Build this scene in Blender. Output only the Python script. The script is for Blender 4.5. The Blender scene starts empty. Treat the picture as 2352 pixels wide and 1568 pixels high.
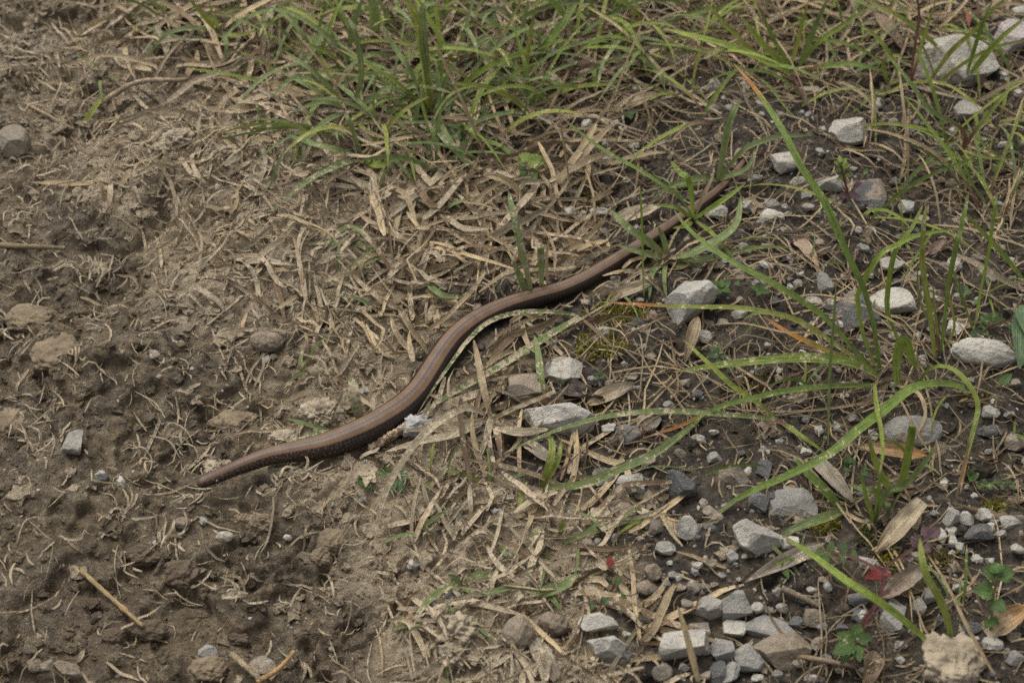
import bpy, math, random
import numpy as np
from math import radians, sin, cos, pi, sqrt

# ------------------------------------------------------------------ camera, sky, sun, exposure
sc = bpy.context.scene
col0 = sc.collection
PITCH = radians(48.0); DIST = 0.78; LENS = 65.0
CAM = np.array([0.0, -DIST*cos(PITCH), DIST*sin(PITCH)])
cd = bpy.data.cameras.new('camera'); cam = bpy.data.objects.new('camera', cd); col0.objects.link(cam)
cam.location = CAM; cam.rotation_euler = (pi/2 - PITCH, 0, 0)
cd.lens = LENS; cd.sensor_width = 36.0; cd.clip_start = 0.02; cd.clip_end = 60
cd.dof.use_dof = True; cd.dof.focus_distance = 0.755; cd.dof.aperture_fstop = 13.0
sc.camera = cam

SUN_EL, SUN_AZ = radians(58), radians(-28)      # azimuth from +Y (away from the camera), towards +X
world = bpy.data.worlds.new('World'); sc.world = world; world.use_nodes = True
wn = world.node_tree; wn.nodes.clear()
sky = wn.nodes.new('ShaderNodeTexSky'); sky.sky_type = 'NISHITA'; sky.sun_disc = False
sky.sun_elevation = SUN_EL; sky.sun_rotation = SUN_AZ; sky.dust_density = 4.0; sky.air_density = 1.0
hsv = wn.nodes.new('ShaderNodeHueSaturation'); hsv.inputs['Saturation'].default_value = 0.10   # cloud cover: a nearly white sky
bg = wn.nodes.new('ShaderNodeBackground'); bg.inputs['Strength'].default_value = 0.09
wo = wn.nodes.new('ShaderNodeOutputWorld')
wn.links.new(sky.outputs[0], hsv.inputs['Color']); wn.links.new(hsv.outputs[0], bg.inputs[0]); wn.links.new(bg.outputs[0], wo.inputs[0])
sl = bpy.data.lights.new('sun', 'SUN'); so = bpy.data.objects.new('sun', sl); col0.objects.link(so)
sl.energy = 1.5; sl.angle = radians(42); sl.color = (1.0, 0.96, 0.9)
so.rotation_euler = (-(pi/2 - SUN_EL), 0, -SUN_AZ)
sc.view_settings.view_transform = 'Standard'; sc.view_settings.look = 'None'
sc.view_settings.gamma = 1.0; sc.view_settings.exposure = 0.90
sc.view_settings.use_curve_mapping = False
sc.cycles.use_denoising = False
sc.cycles.max_bounces = 6; sc.cycles.diffuse_bounces = 3; sc.cycles.transparent_max_bounces = 4

# ------------------------------------------------------------------ photo-plan helpers (the ground plan was surveyed in a 2352 x 1568 grid)
FWD = np.array([0, cos(PITCH), -sin(PITCH)]); RGT = np.array([1.0, 0, 0]); UPV = np.array([0, sin(PITCH), cos(PITCH)])
KS = 36.0/LENS/2352.0
def P(X, Y, z=0.0):
    d = FWD + (X-1176)*KS*RGT - (Y-784)*KS*UPV
    t = (z - CAM[2])/d[2]
    return CAM + t*d
def PX(x, y, z=0.0):
    rx, ry, rz = x-CAM[0], y-CAM[1], z-CAM[2]
    dep = ry*FWD[1] + rz*FWD[2]
    return 1176 + rx/dep/KS, 784 - (ry*UPV[1]+rz*UPV[2])/dep/KS
def SCL(X, Y):
    p = P(X, Y); return float((p-CAM) @ FWD)*KS      # metres per grid unit

# ------------------------------------------------------------------ noise
def _h(ix, iy, s):
    n = (ix.astype(np.int64)*374761393 + iy.astype(np.int64)*668265263 + s*1442695041) & 0xffffffff
    n = ((n ^ (n >> 13))*1274126177) & 0xffffffff
    n = (n ^ (n >> 16)) & 0xffffff
    return n/16777215.0
def vn(x, y, s=0):
    x = np.asarray(x, float); y = np.asarray(y, float)
    ix = np.floor(x); iy = np.floor(y); fx = x-ix; fy = y-iy
    u = fx*fx*fx*(fx*(fx*6-15)+10); v = fy*fy*fy*(fy*(fy*6-15)+10)
    a = _h(ix, iy, s); b = _h(ix+1, iy, s); c = _h(ix, iy+1, s); d = _h(ix+1, iy+1, s)
    return (a*(1-u)+b*u)*(1-v) + (c*(1-u)+d*u)*v
def fbm(x, y, o=4, s=0, g=0.5):
    r = 0; a = 1.0; t = 0
    for k in range(o):
        r = r + a*(vn(x*1.0, y*1.0, s+17*k)-0.5); t += a; a *= g; x, y = x*1.93+y*0.52, y*1.93-x*0.52
    return r/t*2
def sstep(a, b, x):
    t = np.clip((x-a)/(b-a), 0, 1); return t*t*(3-2*t)
def vn3(p, s=0):       # cheap 3-D noise for lumps
    return (vn(p[:, 0]+31.7*s, p[:, 1]-p[:, 2]*0.7, s)+vn(p[:, 1]+11.3, p[:, 2]+p[:, 0]*0.6, s+5)+vn(p[:, 2]-7.9, p[:, 0]-p[:, 1]*0.5, s+9))/1.5-1

# ------------------------------------------------------------------ what covers the ground where
COLS = [118, 353, 588, 823, 1058, 1293, 1528, 1763, 1998, 2234]
ROWS = [112, 336, 560, 784, 1008, 1232, 1456]
MAP = ["mLLBBBBBBD", "mSSBBBDDDD", "MmSSLLDDDD", "MMmSLDDDDD", "MMmSSDDDDD", "MMMmSSGGDG", "MMMmSSGGDD"]
#        mud  straw muddy gravel green pale
ZONE = {'M': (1.0, .07, .75, .06, .02, .12), 'm': (.8, .42, .70, .10, .08, .45), 'S': (.40, 1.0, .72, .10, .15, 1.0),
        'L': (.30, 1.0, .42, .15, .40, .45), 'B': (.15, .95, .22, .20, 1.0, .15), 'D': (.06, .34, .16, .65, .30, .10), 'G': (.12, .12, .30, 1.0, .06, .25)}
cps = []
for r, row in enumerate(MAP):
    for c, k in enumerate(row):
        p = P(COLS[c], ROWS[r]); cps.append((p[0], p[1]) + ZONE[k])
cps = np.array(cps)
def zones(x, y):
    x = np.atleast_1d(np.asarray(x, float)); y = np.atleast_1d(np.asarray(y, float))
    wx = x + 0.030*fbm(x/0.05, y/0.05, 3, 3); wy = y + 0.030*fbm(x/0.05, y/0.05, 3, 8)
    out = np.zeros((len(x), 6))
    for i in range(0, len(x), 40000):
        a = wx[i:i+40000, None]-cps[None, :, 0]; b = wy[i:i+40000, None]-cps[None, :, 1]
        d2 = (a*a+b*b)/(0.026**2)
        d2 -= d2.min(axis=1, keepdims=True)
        w = np.exp(-d2); w /= w.sum(axis=1, keepdims=True)
        out[i:i+40000] = w @ cps[:, 2:]
    return out

# ------------------------------------------------------------------ the slow worm's course
WORM = [(457,1111,21),(464,1108,27),(480,1101,31),(500,1093,33),(525,1082,34),(570,1064,38),(620,1047,43),(680,1036,50),(740,1025,57),(790,1009,62),
        (840,988,65),(890,961,66),(930,933,64),(962,900,62),(987,862,60),(1010,825,58),(1040,785,57),(1075,753,55),(1120,725,51),(1170,703,47),
        (1230,684,43),(1290,667,41),(1340,645,40),(1390,616,39),(1435,588,37),(1485,556,35),(1535,523,32),(1572,497,30),(1612,468,27),(1650,438,23),
        (1680,408,19),(1705,377,15),(1725,345,10),(1741,318,7),(1752,300,3)]
def spl(pts, n):
    pts = np.asarray(pts, float)
    if len(pts) < 3:
        t = np.linspace(0, 1, n)[:, None]; return pts[0]*(1-t)+pts[-1]*t
    d = np.r_[0, np.cumsum(np.linalg.norm(np.diff(pts[:, :2], axis=0), axis=1)+1e-9)]
    m = np.gradient(pts, d, axis=0)
    s = np.linspace(0, d[-1], n); k = np.clip(np.searchsorted(d, s)-1, 0, len(d)-2)
    hh = (d[k+1]-d[k])[:, None]; t = ((s-d[k])[:, None])/hh
    return ((2*t**3-3*t**2+1)*pts[k] + (t**3-2*t**2+t)*hh*m[k] + (-2*t**3+3*t**2)*pts[k+1] + (t**3-t**2)*hh*m[k+1])
def base_h(x, y):
    return 0.007*fbm(x/0.11, y/0.11, 2, 21)
wpx = spl(WORM, 260)
wrad = np.array([SCL(a, b)*w*0.5 for a, b, w in wpx])
wxy = np.array([P(a, b, r)[:2] for (a, b, w), r in zip(wpx, wrad)])
wz = base_h(wxy[:, 0], wxy[:, 1]); wz = np.convolve(np.pad(wz, 20, mode='edge'), np.ones(41)/41, 'valid') + wrad*0.86
lift = np.clip(1-np.arange(260)/34.0, 0, 1)**2*0.005; wz += lift
wxy = np.array([P(a, b, z)[:2] for (a, b, w), z in zip(wpx, wz)])
WS = np.c_[wxy, wz, wrad]
def worm_near(x, y):
    x = np.atleast_1d(x); y = np.atleast_1d(y)
    dm = np.full(len(x), 9.0); zb = np.zeros(len(x)); rr = np.full(len(x), .005)
    w = WS[::4]
    m = (x > w[:, 0].min()-.03) & (x < w[:, 0].max()+.03) & (y > w[:, 1].min()-.03) & (y < w[:, 1].max()+.03)
    idx = np.nonzero(m)[0]
    for i in range(0, len(idx), 30000):
        j = idx[i:i+30000]
        d = np.hypot(x[j, None]-w[None, :, 0], y[j, None]-w[None, :, 1]); k = d.argmin(1)
        dm[j] = d[np.arange(len(j)), k]; zb[j] = w[k, 2]-w[k, 3]*0.86; rr[j] = w[k, 3]
    return dm, zb, rr

def H(x, y, z6=None):
    x = np.atleast_1d(np.asarray(x, float)); y = np.atleast_1d(np.asarray(y, float))
    if z6 is None: z6 = zones(x, y)
    mud = z6[:, 0]; pale = z6[:, 5]
    b = base_h(x, y) - 0.007*sstep(.5, .95, mud)
    wx = x+0.012*fbm(x/0.03, y/0.03, 3, 41); wy = y+0.012*fbm(x/0.03, y/0.03, 3, 47)
    t = fbm(wx/0.045, wy/0.045, 4, 51)*3.2
    terr = np.floor(t)+sstep(0.0, 0.28, t-np.floor(t))
    lump = fbm(x/0.016, y/0.016, 3, 61)
    crack = 1-sstep(0.0, 0.10, np.abs(fbm(wx/0.028+9, wy/0.028, 3, 71)))
    hmud = 0.0036*terr + 0.0030*lump - 0.0034*crack*sstep(-.2, .4, fbm(x/0.05, y/0.05, 2, 75))
    hdry = 0.0035*lump + 0.0030*fbm(x/0.03, y/0.03, 2, 81)
    fine = fbm(x/0.0065, y/0.0065, 3, 91, .6)
    k = sstep(.3, .75, mud)
    pit = sstep(.66, .80, vn(wx/.0055, wy/.0055, 95))*sstep(-.1, .5, fbm(x/.025, y/.025, 2, 97))
    z = b + hmud*k + hdry*(1-k) + 0.0026*fine*(0.65+0.55*pale) - .0034*pit
    dm, zb, rr = worm_near(x, y)
    f = 1-sstep(0.9, 1.9, dm/rr)
    return np.where(dm < 1, z*(1-f) + np.minimum(z, zb+0.0006)*f, z)

rng = np.random.default_rng(7); random.seed(7)

# ------------------------------------------------------------------ materials
def nodes(name):
    m = bpy.data.materials.new(name); m.use_nodes = True; m.node_tree.nodes.clear(); return m, m.node_tree
def nd(t, kind, **kw):
    n = t.nodes.new(kind)
    for k, v in kw.items():
        if hasattr(n, k) and k not in n.inputs: setattr(n, k, v)
        else: n.inputs[k].default_value = v
    return n
def mixc(t, fac, a, b, mode='MIX'):
    n = t.nodes.new('ShaderNodeMix'); n.data_type = 'RGBA'; n.blend_type = mode
    for s, v in ((0, fac), (6, a), (7, b)):
        if hasattr(v, 'is_linked') or hasattr(v, 'links'): t.links.new(v, n.inputs[s])
        elif isinstance(v, (int, float)): n.inputs[s].default_value = v
        else: n.inputs[s].default_value = (*v[:3], 1)
    return n.outputs[2]
def mth(t, op, a, b=None, c=None):
    n = t.nodes.new('ShaderNodeMath'); n.operation = op
    for s, v in enumerate((a, b, c)):
        if v is None: continue
        if isinstance(v, (int, float)): n.inputs[s].default_value = v
        else: t.links.new(v, n.inputs[s])
    return n.outputs[0]
def mrange(t, v, a, b, c=0.0, d=1.0, smooth=True):
    n = t.nodes.new('ShaderNodeMapRange'); n.interpolation_type = 'SMOOTHSTEP' if smooth else 'LINEAR'
    t.links.new(v, n.inputs[0])
    for i, x in enumerate((a, b, c, d)):
        if isinstance(x, (int, float)): n.inputs[1+i].default_value = x
        else: t.links.new(x, n.inputs[1+i])
    return n.outputs[0]
def noise(t, vec, scale, detail=4, rough=.55, dist=0.0):
    n = t.nodes.new('ShaderNodeTexNoise'); n.inputs['Scale'].default_value = scale; n.inputs['Detail'].default_value = detail
    n.inputs['Roughness'].default_value = rough; n.inputs['Distortion'].default_value = dist
    if vec is not None: t.links.new(vec, n.inputs['Vector'])
    return n.outputs[0]
def bump(t, h, strength, dist, prev=None):
    n = t.nodes.new('ShaderNodeBump'); n.inputs['Strength'].default_value = strength; n.inputs['Distance'].default_value = dist
    t.links.new(h, n.inputs['Height'])
    if prev is not None: t.links.new(prev, n.inputs['Normal'])
    return n.outputs[0]
def out(t, sh):
    o = t.nodes.new('ShaderNodeOutputMaterial'); t.links.new(sh, o.inputs[0])

DRYMUD = (.385, .308, .208)
def mat_ground():
    m, t = nodes('soil')
    at = nd(t, 'ShaderNodeAttribute', attribute_name='zone'); sep = t.nodes.new('ShaderNodeSeparateColor'); t.links.new(at.outputs[0], sep.inputs[0])
    geo = t.nodes.new('ShaderNodeNewGeometry'); pos = geo.outputs['Position']
    n1 = noise(t, pos, 45, 6, .6); n2 = noise(t, pos, 260, 6, .65); n3 = noise(t, pos, 1100, 4, .6); n4 = noise(t, pos, 17, 5, .6, .4)
    mud = mixc(t, mrange(t, n1, .35, .68), (.047, .033, .018), (.124, .091, .051))
    mud = mixc(t, mrange(t, n2, .42, .66), mud, (.190, .143, .084))
    mud = mixc(t, mrange(t, n3, .50, .66, 0, .55), mud, (.030, .021, .013))
    mud = mixc(t, mrange(t, n4, .52, .70, 0, .5), mud, (.085, .052, .028))
    dry = mixc(t, mrange(t, n2, .3, .7), (.235, .180, .115), DRYMUD)
    dark = mixc(t, mrange(t, n2, .42, .66), (.021, .016, .0115), (.090, .067, .043))  # dark brown soil, deepened to paint in the crevice shade beneath the straw
    dark = mixc(t, mrange(t, n4, .47, .7, 0, .6), dark, (.105, .083, .057))
    pf = mrange(t, mth(t, 'ADD', mth(t, 'MULTIPLY', sep.outputs[1], .9), mth(t, 'MULTIPLY', n1, .8)), .62, 1.05)
    c = mixc(t, mrange(t, mth(t, 'ADD', sep.outputs[0], mth(t, 'MULTIPLY', mth(t, 'SUBTRACT', n1, .5), .7)), .12, .55), dark, mud)
    c = mixc(t, pf, c, dry)
    spk = t.nodes.new('ShaderNodeTexVoronoi'); spk.inputs['Scale'].default_value = 420; t.links.new(pos, spk.inputs['Vector'])
    sp = mth(t, 'MULTIPLY', mrange(t, spk.outputs['Distance'], .16, .28, 1, 0), mrange(t, noise(t, pos, 90, 2), .52, .62))
    c = mixc(t, mth(t, 'MULTIPLY', sp, .75), c, (.30, .27, .22))
    b = nd(t, 'ShaderNodeBsdfPrincipled'); t.links.new(c, b.inputs['Base Color'])
    wet = mrange(t, n4, .40, .62)
    t.links.new(mrange(t, mth(t, 'MULTIPLY', wet, sep.outputs[0]), 0, 1, .92, .44), b.inputs['Roughness'])
    b.inputs['Specular IOR Level'].default_value = .45
    bn = bump(t, n2, 1.0, .0040); bn = bump(t, n3, .9, .0012, bn); t.links.new(bn, b.inputs['Normal'])
    out(t, b.outputs[0]); return m
def mat_plant():
    m, t = nodes('plant')
    at = nd(t, 'ShaderNodeAttribute', attribute_name='col')
    geo = t.nodes.new('ShaderNodeNewGeometry'); pos = geo.outputs['Position']
    uv = t.nodes.new('ShaderNodeUVMap'); oi = t.nodes.new('ShaderNodeObjectInfo')
    mp = t.nodes.new('ShaderNodeMapping'); mp.inputs['Scale'].default_value = (9, 60, 1); t.links.new(uv.outputs[0], mp.inputs[0])
    vein = noise(t, mp.outputs[0], 1.0, 3, .6)
    patch = noise(t, pos, 230, 4, .6); spot = noise(t, pos, 700, 3, .6)
    c = mixc(t, 1.0, at.outputs[0], mixc(t, mrange(t, vein, .3, .7, 0, 1, False), (.55, .54, .52), (1.45, 1.43, 1.38)), 'MULTIPLY')
    tone = mixc(t, mrange(t, patch, .3, .7), (.82, .80, .78), (1.14, 1.12, 1.05)); c = mixc(t, 1.0, c, tone, 'MULTIPLY')
    mudc = mixc(t, mrange(t, spot, .35, .65), (.29, .230, .155), (.47, .385, .265))
    thr = mth(t, 'SUBTRACT', .645, mth(t, 'MULTIPLY', at.outputs['Alpha'], .29))
    md = mrange(t, mth(t, 'ADD', mth(t, 'MULTIPLY', patch, .6), mth(t, 'MULTIPLY', spot, .4)), mth(t, 'SUBTRACT', thr, .015), mth(t, 'ADD', thr, .015))
    c = mixc(t, mth(t, 'MULTIPLY', md, .92), c, mudc)
    c = mixc(t, mth(t, 'MULTIPLY', mrange(t, spot, .60, .68), .5), c, (.05, .04, .032))
    b = nd(t, 'ShaderNodeBsdfPrincipled'); t.links.new(c, b.inputs['Base Color'])
    t.links.new(mrange(t, md, 0, 1, .50, .85), b.inputs['Roughness']); b.inputs['Specular IOR Level'].default_value = .35
    bn = bump(t, vein, .8, .0008); bn = bump(t, mth(t, 'ADD', md, spot), .6, .0005, bn); t.links.new(bn, b.inputs['Normal'])
    tr = nd(t, 'ShaderNodeBsdfTranslucent'); t.links.new(c, tr.inputs[0])
    mx = t.nodes.new('ShaderNodeMixShader'); t.links.new(mth(t, 'MULTIPLY', mth(t, 'SUBTRACT', 1.0, md), .26), mx.inputs[0])
    t.links.new(b.outputs[0], mx.inputs[1]); t.links.new(tr.outputs[0], mx.inputs[2]); out(t, mx.outputs[0]); return m
def mat_stone():
    m, t = nodes('limestone')
    oi = t.nodes.new('ShaderNodeObjectInfo'); tc = t.nodes.new('ShaderNodeTexCoord')
    ad = t.nodes.new('ShaderNodeVectorMath'); ad.operation = 'ADD'; geo = t.nodes.new('ShaderNodeNewGeometry'); pos = geo.outputs['Position']
    n1 = noise(t, pos, 70, 6, .6, .3); n2 = noise(t, pos, 420, 5, .65); n3 = noise(t, pos, 1500, 3, .6)
    c = mixc(t, 1.0, oi.outputs['Color'], mixc(t, mrange(t, n1, .3, .7), (.66, .65, .64), (1.18, 1.16, 1.12)), 'MULTIPLY')
    c = mixc(t, mth(t, 'MULTIPLY', mrange(t, n2, .55, .72), .55), c, (.085, .080, .075))
    c = mixc(t, mth(t, 'MULTIPLY', mrange(t, n3, .58, .70), .45), c, (.50, .49, .46))
    thr = mth(t, 'SUBTRACT', .64, mth(t, 'MULTIPLY', oi.outputs['Alpha'], .30))
    md = mrange(t, mth(t, 'ADD', mth(t, 'MULTIPLY', n1, .55), mth(t, 'MULTIPLY', n2, .45)), mth(t, 'SUBTRACT', thr, .03), mth(t, 'ADD', thr, .03))
    c = mixc(t, mth(t, 'MULTIPLY', md, .9), c, mixc(t, mrange(t, n2, .35, .65), (.13, .10, .07), (.27, .215, .155)))
    b = nd(t, 'ShaderNodeBsdfPrincipled'); t.links.new(c, b.inputs['Base Color']); b.inputs['Roughness'].default_value = .82
    b.inputs['Specular IOR Level'].default_value = .3
    bn = bump(t, n2, .8, .0020); bn = bump(t, n3, .7, .0008, bn); t.links.new(bn, b.inputs['Normal'])
    out(t, b.outputs[0]); return m
def mat_clod():
    m, t = nodes('dried_mud')
    oi = t.nodes.new('ShaderNodeObjectInfo'); geo = t.nodes.new('ShaderNodeNewGeometry'); pos = geo.outputs['Position']
    n1 = noise(t, pos, 120, 5, .6); n2 = noise(t, pos, 600, 5, .65)
    c = mixc(t, 1.0, oi.outputs['Color'], mixc(t, mrange(t, n1, .3, .7), (.70, .70, .70), (1.2, 1.19, 1.16)), 'MULTIPLY')
    c = mixc(t, mth(t, 'MULTIPLY', mrange(t, n2, .56, .70), .6), c, (.075, .055, .036))
    b = nd(t, 'ShaderNodeBsdfPrincipled'); t.links.new(c, b.inputs['Base Color']); b.inputs['Roughness'].default_value = .85
    b.inputs['Specular IOR Level'].default_value = .3
    bn = bump(t, n1, .6, .002); bn = bump(t, n2, .8, .0012, bn); t.links.new(bn, b.inputs['Normal']); out(t, b.outputs[0]); return m
def mat_worm():
    m, t = nodes('slow_worm_skin')
    uv = t.nodes.new('ShaderNodeUVMap'); sp = t.nodes.new('ShaderNodeSeparateXYZ'); t.links.new(uv.outputs[0], sp.inputs[0])
    u, v = sp.outputs[0], sp.outputs[1]                # u: cm along the body, v: angle from the back / pi (-1..1)
    av = mth(t, 'ABSOLUTE', v)
    mp = t.nodes.new('ShaderNodeMapping'); mp.inputs['Scale'].default_value = (6.2, 13.0, 1); t.links.new(uv.outputs[0], mp.inputs[0])
    sh = t.nodes.new('ShaderNodeTexVoronoi'); sh.voronoi_dimensions = '2D'; sh.feature = 'DISTANCE_TO_EDGE'; sh.inputs['Scale'].default_value = 1.0; sh.inputs['Randomness'].default_value = .35
    t.links.new(mp.outputs[0], sh.inputs['Vector'])
    edge = mrange(t, sh.outputs['Distance'], .02, .22, 1, 0)
    ns = noise(t, uv.outputs[0], 1.6, 4, .6); ns2 = noise(t, uv.outputs[0], 9, 3, .6)
    back = mixc(t, mrange(t, ns, .35, .65), (.088, .050, .028), (.135, .080, .046))
    back = mixc(t, mrange(t, av, .08, .20, 0, .5), back, (.195, .117, .062))
    headf = mrange(t, u, 1.2, 4.0, 1, 0)
    back = mixc(t, mth(t, 'MULTIPLY', headf, .6), back, (.062, .035, .026))
    back = mixc(t, mth(t, 'MULTIPLY', edge, .30), back, (.075, .044, .028))
    line = mth(t, 'MULTIPLY', mrange(t, mth(t, 'ABSOLUTE', mth(t, 'ADD', av, mth(t, 'MULTIPLY', mth(t, 'SUBTRACT', ns2, .5), .05))), .014, .036, 1, 0), mrange(t, u, 2.2, 4.5))
    back = mixc(t, mth(t, 'MULTIPLY', line, .85), back, (.020, .013, .012))
    side = mixc(t, edge, (.010, .0065, .006), (.034, .020, .013))
    net = mth(t, 'MULTIPLY', mrange(t, noise(t, mp.outputs[0], 1.7, 3, .6), .545, .62), mrange(t, u, 2.5, 9.0, .85, .0))
    side = mixc(t, net, side, (.21, .135, .070))
    belly = mixc(t, ns2, (.055, .040, .032), (.11, .082, .06))
    side = mixc(t, mrange(t, av, .80, .95), side, belly)
    lim = mth(t, 'ADD', .205, mth(t, 'MULTIPLY', mth(t, 'SUBTRACT', ns2, .5), .02))
    f = mrange(t, mth(t, 'SUBTRACT', av, lim), -.008, .010)
    c = mixc(t, f, back, side)
    lip = mth(t, 'MULTIPLY', mrange(t, u, 1.2, 1.6, 1, 0), mrange(t, mth(t, 'ABSOLUTE', mth(t, 'SUBTRACT', av, .60)), .010, .03, 1, 0))
    c = mixc(t, mth(t, 'MULTIPLY', lip, .8), c, (.012, .008, .007))
    b = nd(t, 'ShaderNodeBsdfPrincipled'); t.links.new(c, b.inputs['Base Color'])
    b.inputs['Roughness'].default_value = .43; b.inputs['Specular IOR Level'].default_value = .30
    t.links.new(bump(t, mth(t, 'SUBTRACT', 1.0, edge), .16, .0003), b.inputs['Normal'])
    out(t, b.outputs[0]); return m
def mat_plain(name, c, rough):
    m, t = nodes(name); b = nd(t, 'ShaderNodeBsdfPrincipled'); b.inputs['Base Color'].default_value = (*c, 1); b.inputs['Roughness'].default_value = rough
    geo = t.nodes.new('ShaderNodeNewGeometry'); n = noise(t, geo.outputs['Position'], 500, 4)
    t.links.new(mixc(t, n, tuple(x*.6 for x in c), tuple(min(1, x*1.35) for x in c)), b.inputs['Base Color'])
    t.links.new(bump(t, n, .3, .0004), b.inputs['Normal']); out(t, b.outputs[0]); return m
M_SOIL, M_PLANT, M_STONE, M_CLOD, M_WORM = mat_ground(), mat_plant(), mat_stone(), mat_clod(), mat_worm()
M_EYE = mat_plain('eye', (.006, .005, .005), .12)

# ------------------------------------------------------------------ object helpers
def mesh(name, V, F, mat, attr=None, uv=None, smooth=True):
    """V (n,3); F (m,k) or list of index lists; attr {name:(n,4)}; uv (n,2) per vertex"""
    me = bpy.data.meshes.new(name); V = np.asarray(V, np.float32)
    if isinstance(F, np.ndarray):
        k = F.shape[1]; flat = F.ravel().astype(np.int32); starts = (np.arange(len(F))*k).astype(np.int32); tot = np.full(len(F), k, np.int32)
    else:
        flat = np.array([i for f in F for i in f], np.int32); tot = np.array([len(f) for f in F], np.int32); starts = np.r_[0, np.cumsum(tot)[:-1]].astype(np.int32)
    me.vertices.add(len(V)); me.vertices.foreach_set('co', V.ravel())
    me.loops.add(len(flat)); me.loops.foreach_set('vertex_index', flat)
    me.polygons.add(len(tot)); me.polygons.foreach_set('loop_start', starts); me.polygons.foreach_set('loop_total', tot)
    me.polygons.foreach_set('use_smooth', np.full(len(tot), smooth))
    me.update(calc_edges=True)
    for a, v in (attr or {}).items():
        at = me.attributes.new(a, 'FLOAT_COLOR', 'POINT'); at.data.foreach_set('color', np.asarray(v, np.float32).ravel())
    if uv is not None:
        l = me.uv_layers.new(name='UVMap'); l.data.foreach_set('uv', np.asarray(uv, np.float32)[flat].ravel())
    me.materials.append(mat); return me
def link(name, data, parent=None):
    o = bpy.data.objects.new(name, data); col0.objects.link(o)
    if parent is not None: o.parent = parent
    return o
def tag(o, label=None, cat=None, group=None, kind=None):
    for k, v in (('label', label), ('category', cat), ('group', group), ('kind', kind)):
        if v: o[k] = v
    return o
def empty(name, loc):
    o = link(name, None); o.location = loc; o.empty_display_size = .01; return o

# ------------------------------------------------------------------ ground sheet: fine where the photograph looks, coarse far out
def axis(lo, hi, step, far, g=1.22):
    a = list(np.arange(lo, hi, step)); s = step; x = a[-1]; up = []
    while x < far: s *= g; x += s; up.append(x)
    s = step; x = a[0]; dn = []
    while x > -far: s *= g; x -= s; dn.append(x)
    return np.array(dn[::-1]+a+up)
gx = axis(-.32, .32, .00095, 8); gy = axis(-.21, .27, .00105, 8)
GX, GY = np.meshgrid(gx, gy); fx, fy = GX.ravel(), GY.ravel()
z6 = zones(fx, fy); fz = H(fx, fy, z6)
nx, ny = len(gx), len(gy); ii = np.arange(nx*ny).reshape(ny, nx)
Fq = np.stack([ii[:-1, :-1], ii[:-1, 1:], ii[1:, 1:], ii[1:, :-1]], -1).reshape(-1, 4)
zone_attr = np.c_[z6[:, 0], z6[:, 5], z6[:, 3], np.ones(len(fx))]
ground = link('ground', mesh('ground', np.c_[fx, fy, fz], Fq, M_SOIL, {'zone': zone_attr}))
tag(ground, 'brown mud track running into dark stony soil under dry straw', None, None, 'structure')
def Hs(x, y): return float(H(x, y)[0])
# grid lookup for speed
def HL(x, y):
    x = np.atleast_1d(x); y = np.atleast_1d(y)
    i = np.clip(np.searchsorted(gx, x)-1, 0, nx-2); j = np.clip(np.searchsorted(gy, y)-1, 0, ny-2)
    u = np.clip((x-gx[i])/(gx[i+1]-gx[i]), 0, 1); v = np.clip((y-gy[j])/(gy[j+1]-gy[j]), 0, 1); Z = fz.reshape(ny, nx)
    return (Z[j, i]*(1-u)+Z[j, i+1]*u)*(1-v)+(Z[j+1, i]*(1-u)+Z[j+1, i+1]*u)*v
def G(X, Y, dz=0.0):
    p = P(X, Y)
    for _ in range(4): p = P(X, Y, float(HL(p[0], p[1])[0])+dz)
    return p

# ------------------------------------------------------------------ slow worm
def make_worm():
    n, k = len(WS), 28
    c = WS[:, :3]; T = np.gradient(c, axis=0); T /= np.linalg.norm(T, axis=1)[:, None]
    up = np.array([0, 0, 1.0]); S = np.cross(T, up); S /= np.linalg.norm(S, axis=1)[:, None]; N = np.cross(S, T)
    arc = np.r_[0, np.cumsum(np.linalg.norm(np.diff(c, axis=0), axis=1))]*100
    V = []; UV = []
    for i in range(n):
        for j in range(k+1):
            a = (j/k*2-1)*pi                      # 0 at the back
            r = WS[i, 3]*(1.0 if abs(a) < pi*.6 else 1.0-.16*((abs(a)-pi*.6)/(pi*.4))**1.5)
            fl = 1.0-0.10*max(0, 1-arc[i]/2.0)
            V.append(c[i] + S[i]*sin(a)*r*1.04 + N[i]*cos(a)*r*.96*fl); UV.append((arc[i], j/k*2-1))
    F = [[i*(k+1)+j, i*(k+1)+j+1, (i+1)*(k+1)+j+1, (i+1)*(k+1)+j] for i in range(n-1) for j in range(k)]
    snout = len(V); V.append(c[0]-T[0]*WS[0, 3]*.55 - N[0]*WS[0, 3]*.15); UV.append((0, 0))
    F += [[snout, j+1, j] for j in range(k)]
    tl = len(V); V.append(c[-1]+T[-1]*.002); UV.append((arc[-1], 0)); o = (n-1)*(k+1)
    F += [[tl, o+j, o+j+1] for j in range(k)]
    w = link('slow_worm', mesh('slow_worm', V, F, M_WORM, None, np.array(UV)))
    tag(w, 'bronze and black slow worm gliding out of the grass onto mud', 'slow worm')
    i = 13
    i = int(np.searchsorted(arc, .62))
    ico = ICO[2]
    for s in (-1, 1):
        a = radians(82)*s; p = c[i]+S[i]*sin(a)*WS[i, 3]*.98+N[i]*cos(a)*WS[i, 3]*.93
        link('eye', mesh('eye', ico[0]*np.array([.0011, .0011, .0009])+p, ico[1], M_EYE), w)
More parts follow.
